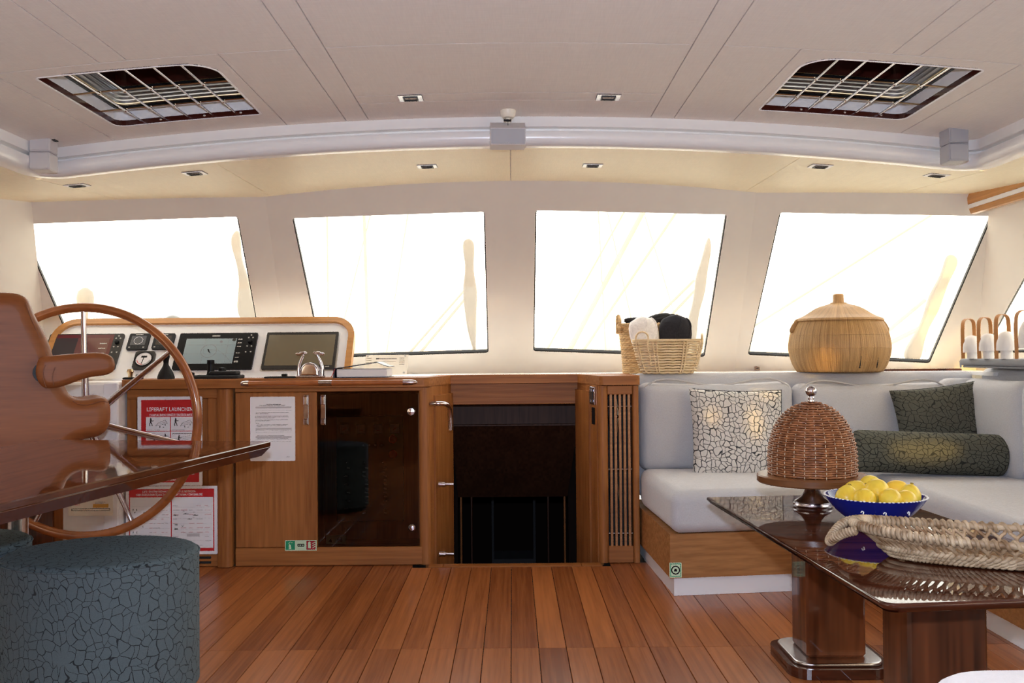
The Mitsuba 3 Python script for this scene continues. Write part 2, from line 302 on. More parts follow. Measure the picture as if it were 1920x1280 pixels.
# ================================================================== SETTING
# floor: planks on a dark bed, stairwell cut out in front
STW = [(-.44, 4.775), (.455, 4.775), (.375, 5.24), (-.355, 5.24)]
bed = unary_union([sbox(-3.3, -1.3, 3.3, 4.775), sbox(-3.3, 4.775, -.47, 6.2), sbox(.47, 4.775, 3.3, 6.2)])
fl_ = struct('floor', prism(bed, .03, -.042), 'black_caulk')
for k in range(-31, 31):
    xa, xb = PX + k * PW, PX + (k + 1) * PW
    for ya, yb in ((-1.2, 1.969), (1.971, 3.4193), (3.4207, 4.722 if xb > -.44 and xa < .45 else 4.80)):
        if ya < 1.9 and abs(k) > 22: continue
        part(fl_, 'plank', cbox(xa + .0013, xb - .0013, ya, yb, -.012, 0.0, .0012), 'floor_wood')
for xa, xb in ((-.445, -.37), (-.368, .352), (.354, .458)):
    part(fl_, 'threshold_board', cbox(xa, xb, 4.724, 4.79, -.03, 0.004, .003), 'teak_x')

# ---- roof surfaces
def zc(x, y): return 2.12 - .031 * x * x
def yw(x): x = np.abs(x); return np.where(x < 1.33, 4.87, 4.87 - .2126 * (x - 1.33))
def zt(x): x = np.abs(x); return np.where(x < 1.33, 2.035 - .037 * x * x, 1.9695 - .04 * (x - 1.33))
def zs(x, y):
    t = np.clip((y - 3.90) / (yw(x) - 3.90), 0, 1.2); q = np.minimum(np.abs(x), 2.05); return (1 - t) * (2.0 - .028 * q * q - .06 * np.maximum(np.abs(x) - 2.05, 0)) + t * zt(x)
def zside(x, y): return 1.8823 + 0 * x - .06 * (np.abs(x) - 2.05)
def corners(P, rad):
    out, n = [], len(P)
    for k in range(n):
        p, a, b = (np.array(P[i % n], float) for i in (k, k - 1, k + 1)); u, v = (a - p) / np.linalg.norm(a - p), (b - p) / np.linalg.norm(b - p); r = rad[k]; c = p + (u + v) * r
        for q in np.linspace(0, np.pi / 2, 9): out.append(c - v * r * math.cos(q) - u * r * math.sin(q))
    return Polygon(out).buffer(0)
HAT = {s: corners([(s * 1.005, 3.03), (s * 1.59, 3.03), (s * 1.597, 3.672), (s * 1.015, 3.675)], (.115, .012, .045, .012)) for s in (-1, 1)}   # the wide corner lies inboard, on the near side
ce = struct('ceiling', lifted(sbox(-2.06, -1.2, 2.06, 3.90).difference(unary_union(list(HAT.values())).buffer(.002)), lambda x, y: zc(x, y) + .0105, .012), 'seam')
XS = [-2.05, -1.69, -.955, -.70, -.605, .60, .70, .955, 1.67, 2.05]
def panel(x0, x1, y0, y1, g=.0022):
    q = sbox(x0 + g, y0 + g, x1 - g, y1 - g)
    for h in HAT.values(): q = q.difference(h)
    part(ce, 'panel', lifted(q, zc, .010), 'linen')
for a, b in zip(XS, XS[1:]):
    if abs(a + b) < .1:
        for ya, yb in ((1.4, 2.95), (2.95, 3.51), (3.51, 3.615), (3.615, 3.90)): panel(a, b, ya, yb)
    elif (a, b) in ((-.70, -.605), (.60, .70)):
        panel(a, b, 1.4, 3.90)
    else: panel(a, b, 2.95, 3.90)
for s in (-1, 1):
    for a, b in ((.70, 1.25), (1.25, 1.34), (1.34, 2.05)): panel(*sorted((s * a, s * b)), 1.4, 2.95)
for a, b in ((-2.05, -.7), (-.7, .7), (.7, 2.05)): panel(a, b, -1.2, 1.4)

# ---- front strip of the ceiling, over the windscreen, and the strips along the sides
fs = struct('ceiling_front', lifted(sbox(-2.95, 3.97, 2.95, 4.97), lambda x, y: zs(x, y) + .0105, .02, .1), 'seam')
def spanel(x0, x1, y0, y1, key, g=.0016, cut=None):
    q = sbox(x0 + g, y0 + g, x1 - g, y1 - g)
    if cut is not None: q = q.difference(cut)
    part(fs, 'panel', lifted(q, zs, .010, .08), key)
for xa, xb in ((-1.30, 0.0), (0.0, 1.275)): spanel(xa, xb, 3.955, 4.97, 'linen_strip')
spanel(-2.05, 2.05, 3.90, 3.955, 'linen_strip')
for s in (-1, 1):
    spanel(*sorted((s * (1.30 if s < 0 else 1.275), s * 2.07)), 3.955, 4.97, 'linen_strip'); spanel(*sorted((s * 2.07, s * 2.95)), 3.93, 4.97, 'linen_strip')
    a, b = sorted((s * 2.04, s * 3.2)); part(fs, 'panel', lifted(sbox(a, -1.2, b, 3.927), zside, .010), 'linen_strip')

# ---- white beam that runs round the upper ceiling
path = []
for x, y in [(-1.985, -1.2), (-1.985, 1.0), (-1.985, 2.4), (-1.985, 3.0), (-1.985, 3.80)]: path.append((x, y))
for a in np.linspace(180, 90, 7)[1:]: path.append((-1.935 + .05 * math.cos(math.radians(a)), 3.82 + .05 * math.sin(math.radians(a))))
for x in np.linspace(-1.85, 1.85, 25): path.append((x, 3.87))
for a in np.linspace(90, 0, 7): path.append((1.935 + .05 * math.cos(math.radians(a)), 3.82 + .05 * math.sin(math.radians(a))))
for x, y in [(1.985, 3.0), (1.985, 2.4), (1.985, 1.0), (1.985, -1.2)]: path.append((x, y))
path = np.array(path)
prof = [(0, .02), (0, -.042), (.004, -.045), (.032, -.046), (.032, -.060), (.0, -.061), (-.003, -.064), (-.006, -.082), (-.002, -.100), (.008, -.112), (.022, -.119), (.045, -.121), (.075, -.119), (.085, -.10), (.085, .02)]
tn = np.gradient(path, axis=0); tn /= np.linalg.norm(tn, axis=1, keepdims=True); nrm = np.stack([-tn[:, 1], tn[:, 0]], 1)
V = np.array([[[p[0] + n[0] * d, p[1] + n[1] * d, zc(p[0], 0) + dz] for d, dz in prof] for p, n in zip(path, nrm)])
n_, k_ = len(path), len(prof); i, j = np.meshgrid(np.arange(n_ - 1), np.arange(k_), indexing='ij'); j2 = (j + 1) % k_
q = np.stack([i * k_ + j, (i + 1) * k_ + j, (i + 1) * k_ + j2, i * k_ + j2], -1).reshape(-1, 4)
bm = tm(V.reshape(-1, 3), np.vstack([q[:, [0, 1, 2]], q[:, [0, 2, 3]]])); trimesh.repair.fix_normals(bm)
struct('trim_1', bm, 'gelcoat', 35)

# ---- hatches
for s, side in ((-1, 'left'), (1, 'right')):
    h = HAT[s]; cx, cy = h.centroid.x, h.centroid.y; z0 = float(zc(cx, cy))
    tilt = lambda x, y, z0=z0, cx=cx: z0 + (zc(x, 0) - zc(cx, 0))
    t = thing('roof_hatch', f'{side} one of the two glossy roof hatches behind bright rods', 'roof hatch', 'roof hatches with rod grids')
    def band(out, inn, za, zb): return lifted(h.buffer(out).difference(h.buffer(inn)), lambda x, y: tilt(x, y) + za, zb - za)
    part(t, 'trim_lip', band(.006, -.001, -.002, .0), 'white', label='cream lip')
    part(t, 'lower_trim', band(.014, -.003, .0, .020), 'mahogany')
    part(t, 'white_liner', band(.014, .0, .020, .066), 'white')
    part(t, 'seal', band(.014, -.012, .066, .078), 'black'); part(t, 'rail', band(.014, -.006, .078, .085), 'brass')
    for k in range(4): part(t, 'frame_ring', band(.014, -.010 - .008 * k, .088 + .013 * k, .098 + .013 * k), 'alu')
    part(t, 'inner_seal', band(.014, -.030, .14, .150), 'black'); part(t, 'inner_rail', band(.014, -.012, .150, .158), 'brass'); part(t, 'coaming', band(.014, .0, .158, .24), 'mahogany')
    part(t, 'lid', lifted(h.buffer(.02), lambda x, y: tilt(x, y) + .24, .02), 'mahogany')
    x0, y0, x1, y1 = h.bounds
    for fx in ((.17, .33, .49, .655, .815)):
        x = x0 + (x1 - x0) * (fx if s < 0 else 1 - fx)
        r = part(t, 'grid_rod', rod([x, y0 + .002, zc(x, 0) + .012], [x, y1 - .002, zc(x, 0) + .012], .0042, 8), 'steel', 40)
        for fy in (.40, .75): part(r, 'joint', trimesh.creation.icosphere(1, .0075).apply_translation([x, y0 + (y1 - y0) * fy, zc(x, 0) + .013]), 'steel', True)
    for fy in (.40, .75):
        y = y0 + (y1 - y0) * fy; part(t, 'cross_rod', tube([[x, y, zc(x, 0) + .019] for x in np.linspace(x0, x1, 6)], .0032, 8), 'brass', 40)
    for fx in (.3, .6, .85): part(t, 'screw', mv(rot(lathe([(0, 0), (.006, 0), (.004, .003), (0, .004)], 10), 90, (1, 0, 0)), x0 + (x1 - x0) * fx, y1 - .004, float(tilt(x0 + (x1 - x0) * fx, 0)) + .011), 'alu')

# ---- windscreen wall: five raked facets
FAC = {}
def facet(name, b, yaw, rk):
    a = math.radians(yaw); FAC[name] = dict(b=np.array(b, float), nh=np.array([math.sin(a), math.cos(a)]), rk=rk)
facet('side_left', (-2.80, 5.36), -80, .5); facet('outer_left', (-1.42, 5.72), -12, .93); facet('centre', (0, 5.72), 0, .93); facet('outer_right', (1.42, 5.72), 12, .93); facet('side_right', (2.80, 5.36), 80, .5)
def fplane(f): N = np.array([f['nh'][0], f['nh'][1], f['rk']]); return np.array([*f['b'], 1.11]), N
def crease(f, g, z):
    A = np.array([f['nh'], g['nh']]); return np.append(np.linalg.solve(A, [f['nh'] @ f['b'] - f['rk'] * (z - 1.11), g['nh'] @ g['b'] - g['rk'] * (z - 1.11)]), z)
names = list(FAC); ZL, ZH = .93, 2.06
for nme in names:
    f = FAC[nme]; P, N = fplane(f); es = np.array([f['nh'][1], -f['nh'][0], 0]); et = np.array([*(-f['rk'] * f['nh']), 1.0]); f['M'] = frame(P, es, et); f['P'], f['N'] = P, N
def fcorner(nme, z, side):
    k = names.index(nme) + side
    if 0 <= k < 5: return crease(FAC[nme], FAC[names[k]], z)
    f = FAC[nme]; y = 1.5; return np.array([(f['nh'] @ f['b'] - f['rk'] * (z - 1.11) - f['nh'][1] * y) / f['nh'][0], y, z])
WIN = {'outer_left': [[(35, 420), (446, 406), (489, 640), (135, 650)]], 'centre': [[(548, 409), (909, 396.5), (916, 661), (603, 671)], [(1004, 394), (1363, 402), (1321, 669), (1000, 658)]],
       'outer_right': [[(1462, 398.5), (1861, 405), (1743, 680.5), (1402, 665)]], 'side_left': [], 'side_right': []}
winno = 0; WPOLY = []
for nme in names:
    f = FAC[nme]; M_ = f['M']
    out = [fcorner(nme, ZL, -1), fcorner(nme, ZL, 1), fcorner(nme, ZH, 1), fcorner(nme, ZH, -1)]
    poly = Polygon([local(M_, p)[:2] for p in out]); holes = []
    for px in WIN[nme]: holes.append(rpoly([local(M_, onplane(*c, f['P'], f['N']))[:2] for c in px], .018))
    if nme.startswith('side'):
        lo = lambda y, z: local(M_, [(f['nh'] @ f['b'] - f['rk'] * (z - 1.11) - f['nh'][1] * y) / f['nh'][0], y, z])[:2]
        ys = (4.93, 4.62) if nme == 'side_right' else (3.6, 3.4)
        if nme == 'side_right': holes.append(rpoly([local(M_, onplane(1842, 662, f['P'], f['N']))[:2], lo(1.7, 1.12), lo(1.7, 1.74), local(M_, onplane(1972, 426, f['P'], f['N']))[:2]], .02))
    h = unary_union(holes); w = prism(poly.difference(h), .02, -.02)
    wl = struct({'side_left': 'wall_left', 'side_right': 'wall_right', 'outer_left': 'wall_front_left', 'centre': 'wall_front', 'outer_right': 'wall_front_right'}[nme], put(w, M_), 'cream')
    for hp in holes:
        winno += 1; t = f'window_{winno}'; labels[t] = {'kind': 'structure'}
        up = 1 if f['M'][2, 1] > 0 else -1
        ring = hp.buffer(.001).difference(affinity.translate(hp.buffer(-.0055, join_style=2), 0, .0065))
        part(t, 'gasket', put(prism(ring, .019, -.0195), M_), 'gasket')
        c = np.asarray(hp.exterior.coords)[:-1]; v, fc = trimesh.creation.triangulate_polygon(Polygon(c), engine='earcut')
        part(t, 'pane', put(tm(np.column_stack([v, np.full(len(v), -.0185)]), fc), M_), 'glass')
        WPOLY.append((nme, hp))
# window board (white ledge) under the windscreen, counter level
zL = .985
led = Polygon([(-2.75, 5.02), (-2.75, 5.5), (-1.42, 5.90), (1.42, 5.90), (2.95, 5.55), (2.95, 4.9), (2.6, 4.9), (2.6, 5.15), (.47, 5.15), (.47, 5.30), (-.47, 5.30), (-.47, 5.02)])
struct('window_ledge', prism(led, .02, zL - .021), 'gelcoat')
struct('trim_2', cbox(2.12, 2.60, 5.245, 5.275, .986, .999, .002), 'varnish_v')
# aft part of the cabin, behind the camera: side walls with long windows, wall with a wide open doorway
for s, nm in ((-1, 'wall_left'), (1, 'wall_right')):
    q = sbox(-1.2, 0, 1.52, 2.05).difference(sbox(-1.1, .9, 1.45, 1.8)); m = extrude_polygon(q, .05, engine='earcut')
    m = put(m, frame((s * 3.07 if s > 0 else -3.12, 0, 0), (0, 1, 0), (0, 0, 1))); struct(nm + '_aft', m, 'cream')
    winno += 1; t = f'window_{winno}'; labels[t] = {'kind': 'structure'}; part(t, 'pane', put(tm([[-1.1, .9, 0], [1.45, .9, 0], [1.45, 1.8, 0], [-1.1, 1.8, 0]], [[0, 1, 2], [0, 2, 3]]), frame((s * 3.095, 0, 0), (0, 1, 0), (0, 0, 1))), 'glass')
    low = [(s * 3.095, 1.5), (s * 2.95, 4.9), (s * 2.84, 5.45)]
    q = LineString(low).buffer(.02, cap_style=2); struct(nm + '_low', prism(q, 1.0, -.02), 'cream')
gaps = [(1.866, 1.365, .05, .11), (1.648, 1.395, .045, .06), (1.965, 1.515, .08, .035), (2.58, 1.215, .17, .06), (2.315, 1.69, .045, .09)]
q = sbox(-3.12, 0, 3.12, 2.1).difference(unary_union([affinity.scale(Point(x, z).buffer(1.0), a, b) for x, z, a, b in gaps])); m = put(extrude_polygon(q, .05, engine='earcut'), frame((0, -1.2, 0), (1, 0, 0), (0, 0, 1))); struct('wall_back', m, 'teak_v')

# ---- outside: sea, far shore, foredeck
struct('sea', tm([[-3000, -800, -1.6], [3000, -800, -1.6], [3000, 4000, -1.6], [-3000, 4000, -1.6]], [[0, 1, 2], [0, 2, 3]]), 'sea')
xs = np.linspace(-420, 420, 120); ys = np.linspace(0, 80, 14); X, Y = np.meshgrid(xs, ys, indexing='ij')
Z = -2 + (6 + 14 * meshkit.fbm(np.stack([X / 90, Y / 60, 0 * X], -1), 4, 3)) * np.sin(np.clip(Y / 80, 0, 1) * np.pi * .62) * np.clip(1.0 - .25 * (X > -60) * (X < 40), 0, 1)
idx = np.arange(X.size).reshape(X.shape); qd = np.stack([idx[:-1, :-1], idx[1:, :-1], idx[1:, 1:], idx[:-1, 1:]], -1).reshape(-1, 4)
struct('hills', (np.stack([X, Y + 420, Z], -1).reshape(-1, 3), qd), 'hill', True)
struct('foredeck', slab([(-4.6, 6.0), (4.6, 6.0), (4.2, 13), (-4.2, 13)], .60, .72, .02), 'deck')

# ================================================================== CABINETS
CF = 4.78                     # front of the cabinet row
def fx(px, Y=CF): return (px - 960) / F * Y
# worktop: three pieces of wood
def top(key, label, pts, r=.05):
    g = Polygon(pts); g = g.buffer(-r).buffer(r, quad_segs=6) if r else g
    return thing(key, label, 'worktop', mesh=prism(g, .048, .938), mat='teak_x', smooth=40)
top('worktop', 'wooden worktop over the cabinets to the left of the stairs', [(-2.05, 4.73), (-.43, 4.73), (-.43, 5.03), (-2.05, 5.03)], .04)
top('worktop', 'wooden worktop edge across the head of the stairs', [(-.432, 4.80), (-.352, 5.17), (.372, 5.17), (.449, 4.80), (.449, 5.3), (-.432, 5.3)], 0)
top('worktop', 'wooden worktop over the slatted cabinet beside the sofa', [(.45, 4.73), (.668, 4.73), (.668, 5.3), (.45, 5.3)], .03)

# cabinet with the posters
t = thing('poster_cabinet', 'wooden cabinet with red safety posters behind the steering wheel', 'cabinet')
xa, xb = -2.03, -1.475
part(t, 'carcass', cbox(xa, xb, CF + .015, 5.0, .003, .937), 'teak_v')
part(t, 'top_rail', cbox(xa, xb - .05, CF - .005, CF + .02, .885, .935), 'teak_x'); part(t, 'base_rail', cbox(xa, xb - .05, CF - .002, CF + .02, .003, .10), 'teak_x')
part(t, 'middle_rail', cbox(xa, xb - .08, CF - .002, CF + .02, .60, .64), 'teak_x')
for x in (xa, xb - .13): part(t, 'stile', cbox(x, x + .05, CF - .003, CF + .02, .1, .885), 'teak_v')
part(t, 'panel', cbox(xa + .05, xb - .13, CF + .008, CF + .02, .64, .885), 'teak_v'); part(t, 'panel', cbox(xa + .05, xb - .13, CF + .008, CF + .02, .10, .60), 'teak_v')
part(t, 'corner_post', mv(prism(rrect(-.04, .04, -.03, .04, .028), .93), xb - .04, CF + .0, .003), 'teak_v', 40)
for k in range(3): part(t, 'vent_slot', cbox(xb - .21, xb - .115, CF - .006, CF, .018 + .026 * k, .030 + .026 * k, .002), 'black_soft')

# main cabinet with a wooden and a glass door
t = thing('instrument_cabinet', 'wooden cabinet with a plain door and a dark glass door left of the stairs', 'cabinet')
xa, xb = -1.462, -.435; zg0, zg1 = .10, .915; gx0, gx1 = fx(595), fx(783)
part(t, 'base_rail', cbox(xa, xb - .02, CF - .004, CF + .03, .003, zg0 - .002), 'teak_x'); part(t, 'top_rail', cbox(xa, xb - .02, CF - .004, CF + .03, zg1, .936), 'teak_x')
part(t, 'stile', mv(prism(rrect(0, .06, 0, .06, .022), .93), xb - .06, CF - .006, .003), 'teak_v', 40)
part(t, 'back', cbox(xa, xb - .06, 5.16, 5.18, .003, .93), 'teak_v'); part(t, 'side', cbox(xa, gx0 - .02, CF + .02, 5.16, .003, .93), 'teak_v'); part(t, 'shelf', cbox(gx0 - .02, xb - .06, CF + .03, 5.16, .003, zg0), 'teak_x'); part(t, 'ceiling_board', cbox(gx0 - .02, xb - .06, CF + .03, 5.16, zg1, .935), 'teak_x')
d = part(t, 'door', cbox(xa + .002, gx0 - .004, CF - .004, CF + .018, zg0, zg1 - .002), 'teak_v')
def pull(parent, x):
    hk = part(parent, 'handle', cat([cbox(x - .013, x + .013, CF - .012, CF - .004, .74, .90, .003), cbox(x - .011, x + .011, CF - .028, CF - .012, .845, .895, .005), cbox(x - .011, x + .011, CF - .024, CF - .012, .745, .775, .004)]), 'chrome', label='chrome pull'); return hk
pull(d, fx(574))
g = part(t, 'glass_door', tm([[gx0, CF + .004, zg0], [gx1, CF + .004, zg0], [gx1, CF + .004, zg1 - .004], [gx0, CF + .004, zg1 - .004]], [[0, 1, 2], [0, 2, 3]]), 'smoked', label='dark smoked glass')
pull(g, fx(606))
hz = lambda py: (1.1 - (py - 667.5) / F * CF)
part(g, 'hinge', mv(rot(lathe([(0, 0), (.021, 0), (.023, .004), (.019, .013), (0, .016)], 20), 90, (1, 0, 0)), fx(770), CF - .001, hz(772)), 'chrome', 40, label='round chrome hinge')
part(g, 'hinge', mv(rot(lathe([(0, 0), (.017, 0), (.019, .004), (.013, .012), (0, .014)], 20), 90, (1, 0, 0)), fx(770), CF - .001, hz(989)), 'chrome', 40)
# breaker panel behind the glass
BY = 4.85
bx = lambda px: (px - 960) / F * BY; bz = lambda py: 1.1 - (py - 667.3) / F * BY
t = thing('breaker_panel', 'black electrical panel with rows of switches behind the glass door', 'switch panel')
part(t, 'backboard', cbox(gx0 + .015, gx1 + .005, BY + .012, BY + .03, .12, .90), 'teak_v', label='wooden backboard')
part(t, 'face', cbox(bx(630), bx(755), BY - .006, BY + .012, bz(976), bz(779), .003), 'black_soft')
for cx_ in (645, 676, 708, 739):
    m = part(t, 'meter', cbox(bx(cx_ - 8), bx(cx_ + 8), BY - .012, BY - .006, bz(812), bz(795), .002), 'meter')
    part(m, 'needle', rod([bx(cx_ - 3), BY - .0125, bz(806)], [bx(cx_ + 4), BY - .0125, bz(806 if cx_ in (676, 708) else 801)], .0016, 6), 'switch_red')
for py in (823, 851): part(t, 'red_button', mv(rot(lathe([(0, 0), (.021, 0), (.021, .01), (.016, .016), (0, .018)], 20), 90, (1, 0, 0)), bx(736), BY - .006, bz(py)), 'switch_red', 40)
for cx_, rows in ((650, np.linspace(876, 952, 6)), (684, np.linspace(876, 960, 12)), (719, np.linspace(876, 960, 12))):
    for py in rows: part(t, 'toggle', rod([bx(cx_), BY - .006, bz(py)], [bx(cx_ + (5 if RNG.random() < .75 else -5)), BY - .018, bz(py)], .0036, 6, .0028), 'switch_grey')
for k in range(4): part(t, 'lamp', mv(rot(lathe([(0, 0), (.005, 0), (.004, .004), (0, .005)], 10), 90, (1, 0, 0)), bx(680 + 11.5 * k), BY - .006, bz(834)), 'switch_grey')
for px in (649, 682, 717): part(t, 'toggle', rod([bx(px), BY - .006, bz(866)], [bx(px), BY - .014, bz(866)], .003, 6), 'switch_grey')
t = thing('exit_sticker', 'dim double pictogram sticker inside the glass door', 'sticker')
part(t, 'base', cbox(bx(608), bx(645), BY + .010, BY + .012, bz(1020), bz(1002), .0005), 'glow_green'); part(t, 'pictogram', put(cat([prism(Polygon([(.012, .016), (.034, .014), (.028, .034)]), .001), prism(sbox(.062, .014, .088, .03).union(Polygon([(.06, .03), (.09, .03), (.082, .042), (.07, .044)])), .001)]), front(bx(608), BY + .0098, bz(1020))), 'black')

# wooden grab rail along the worktop
t = thing('grab_rail', 'varnished wooden grab rail with chrome ends along the worktop edge', 'handrail')
y, z = 4.690, .963
part(t, 'bar', tube([[fx(462, y), y, z], [fx(600, y), y, z], [fx(760, y), y, z]], .0135, 14), 'rim_wood', 40)
for a, b, c_ in ((450, 466, 'end_cap'), (755, 782, 'end_cap'), (597, 622, 'collar')):
    P = np.linspace(fx(a, y), fx(b, y), 9); R = np.full(9, .0148)
    if c_ == 'end_cap': R = R * np.sqrt(np.clip(1 - (np.linspace(0, 1, 9) if a > 600 else np.linspace(1, 0, 9)) ** 4, .02, 1))
    part(t, c_, tube([[p, y, z] for p in P], R, 14), 'chrome', 40)
for a in (500, 610, 720): part(t, 'bracket', rod([fx(a, y), y + .005, z], [fx(a, y), 4.731, z], .006, 8), 'chrome', 40)

# laminated sheet on the door, posters, stickers -------------------------------------------------
def sheet(key, label, cat_, x0, x1, z0, z1, y, mat='paper', r=.006, group=None):
    t = thing(key, label, cat_, group); part(t, 'sheet', put(prism(rrect(0, x1 - x0, 0, z1 - z0, r), .0015), front(x0, y, z0)), mat); return t, front(x0, y - .0015, z0), x1 - x0, z1 - z0
def flat(t, name, geo, Mx, mat, d=.0004, label=None): return part(t, name, put(prism(geo, d), Mx), mat, label=label, kind='stuff' if len(polys(geo)) > 2 else None)
def man(x, y, h, lean=0.0):
    a = h / 10; g = [Point(0, 9.1 * a).buffer(.95 * a), LineString([(0, 8 * a), (-.2 * a, 4.4 * a)]).buffer(1.0 * a), LineString([(-.2 * a, 4.6 * a), (-1.6 * a, 2.4 * a), (-1.3 * a, 0)]).buffer(.55 * a), LineString([(-.2 * a, 4.6 * a), (1.2 * a, 2.5 * a), (1.9 * a, 0)]).buffer(.55 * a), LineString([(0, 7.4 * a), (1.6 * a, 6 * a), (3.4 * a, 6.4 * a)]).buffer(.45 * a)]
    return affinity.translate(affinity.skew(unary_union(g), xs=lean, origin=(0, 0)), x, y)
PYy = CF + .008
t, Mx, w, h = sheet('safety_sheet', 'white laminated sheet of printed text taped to the cabinet door', 'notice', fx(469), fx(553), hz(862), hz(742), CF - .004)
ln = lambda a, b, v, tk=.0011: sbox(a * w, v * h - tk / 2, b * w, v * h + tk / 2)
rows = [(.11, .84, .70), (.11, .86, .685), (.11, .55, .668), (.11, .84, .64), (.11, .44, .625), (.14, .84, .565), (.14, .80, .548), (.16, .24, .534), (.14, .76, .392), (.14, .62, .35), (.66, .84, .35), (.11, .86, .75), (.11, .40, .735)]
flat(t, 'print_lines', unary_union([ln(*r, .0022) for r in rows] + [ln(.12, .92, q, .0009) for q in (.79, .475, .447, .335, .30)]), Mx, 'ink_grey')
flat(t, 'grey_bars', unary_union([sbox(.12 * w, q * h, .92 * w, (q + .027) * h) for q in (.82, .485, .357)]), Mx, 'ink_faint')
flat(t, 'heading_lines', unary_union([sbox(.36 * w, .875 * h, .68 * w, .885 * h), sbox(.2 * w, .86 * h, .78 * w, .866 * h), sbox(.12 * w, .585 * h, .2 * w, .592 * h), sbox(.8 * w, .06 * h, .88 * w, .066 * h)]), Mx, 'ink')
def poster_titles(t, Mx, lines):
    for s, x, z, hh, wd, mat in lines:
        m = txt(s, hh, .0005, True, width=wd); part(t, 'lettering', put(mv(m, x, z, 0), Mx), mat)
# liferaft poster: px 259..380, 740..905
x0, x1, z0, z1 = fx(259), fx(380), hz(906), hz(740)
t, Mx, w, h = sheet('liferaft_poster', 'red and white poster headed LIFERAFT LAUNCHING on the cabinet', 'poster', x0, x1, z0, z1, PYy - .018)
px2 = w / 121.0
flat(t, 'red_ground', sbox(7 * px2, 6 * px2, w - 6 * px2, h - 6 * px2), Mx, 'poster_red'); M2 = Mx @ np.array([[1, 0, 0, 0], [0, 1, 0, 0], [0, 0, 1, .0004], [0, 0, 0, 1.0]]); M3 = M2 @ np.array([[1, 0, 0, 0], [0, 1, 0, 0], [0, 0, 1, .0004], [0, 0, 0, 1.0]])
poster_titles(t, M2, [('LIFERAFT LAUNCHING', 17 * px2, h - 27 * px2, 6.6 * px2, 92 * px2, 'paper'), ('CANSALININ DENİZE İNDİRİLMESİ', 22 * px2, h - 36.5 * px2, 4.2 * px2, 82 * px2, 'glow_green'), ('An ISM Code Safety Poster', 29 * px2, 8.5 * px2, 3.6 * px2, 58 * px2, 'paper'), ('0000', 102 * px2, 9 * px2, 2 * px2, 6 * px2, 'paper')] if False else
              [('LIFERAFT LAUNCHING', 17 * px2, h - 27 * px2, 6.6 * px2, 92 * px2, 'paper'), ('CANSALININ DENİZE İNDİRİLMESİ', 22 * px2, h - 36.5 * px2, 4.2 * px2, 82 * px2, 'paper'), ('An ISM Code Safety Poster', 29 * px2, 9 * px2, 3.6 * px2, 60 * px2, 'paper')])
for c_, (ax, bx_) in enumerate(((16, 61), (62.5, 106))):
    for r_ in range(4):
        b0, b1 = h - (38 + 27.2 * r_ + 26) * px2, h - (38 + 27.2 * r_) * px2
        if b0 < 14 * px2: b0 = 14 * px2
        pn = part(t, 'picture_field', put(prism(sbox(ax * px2, b0, bx_ * px2, b1), .0004), M2), 'paper')
        u = px2; X0 = ax * u
        if r_ == 0: gk = unary_union([man(X0 + 9 * u, b0 + 10 * u, 14 * u), Point(X0 + 26 * u, b0 + 7.5 * u).buffer(1.3 * u), Point(X0 + 36 * u, b0 + 11 * u).buffer(1.1 * u), Polygon([(X0 + 31 * u, b0 + 6 * u), (X0 + 34 * u, b0 + 6 * u), (X0 + 32.5 * u, b0 + 8 * u)])] + [LineString([(X0 + 18 * u, b0 + 9 * u), (X0 + 22 * u, b0 + 15 * u), (X0 + 36 * u, b0 + 20 * u), (X0 + 40 * u, b0 + 14 * u), (X0 + 18 * u, b0 + 9 * u)]).buffer(.28 * u), LineString([(X0 + 20 * u, b0 + 12 * u), (X0 + 39 * u, b0 + 17 * u)]).buffer(.2 * u)])
        elif c_ == 0: gk = unary_union([man(X0 + 15 * u, b0 + 5 * u, 11 * u, 8), man(X0 + 37 * u, b0 + 11 * u, 11 * u, -6), LineString([(X0 + 17 * u, b0 + 12 * u), (X0 + 34 * u, b0 + 18 * u)]).buffer(.5 * u), Point(X0 + 30 * u, b0 + 5 * u).buffer(.7 * u), Point(X0 + 7 * u, b0 + 22 * u).buffer(1.6 * u)] + [LineString([(X0 + 3 * u, b0 + (6 + 2.6 * q_) * u), (X0 + 43 * u, b0 + (11 + 3 * q_) * u)]).buffer(.16 * u) for q_ in range(3)])
        else: gk = unary_union([man(X0 + 14 * u, b0 + 6 * u, 13 * u, 6), LineString([(X0 + (3 + 2 * q_) * u, b0 + (21.5 + .7 * (q_ % 2)) * u) for q_ in range(19)]).buffer(.5 * u)] + [LineString([(X0 + 3 * u, b0 + (6 + 3 * q_) * u), (X0 + 42 * u, b0 + (13 + 3.2 * q_) * u)]).buffer(.2 * u) for q_ in range(3)])
        gk = gk.intersection(sbox(ax * px2 + .0008, b0 + .0008, bx_ * px2 - .0008, b1 - .0008))
        if gk.area > 1e-9: part(pn, 'drawing', put(prism(gk, .0003), M3), 'ink')
        part(pn, 'caption', put(prism(sbox(X0 + 2 * u, b0 + 1.2 * u, X0 + 26 * u, b0 + 2.2 * u), .0003), M3), 'ink_faint')
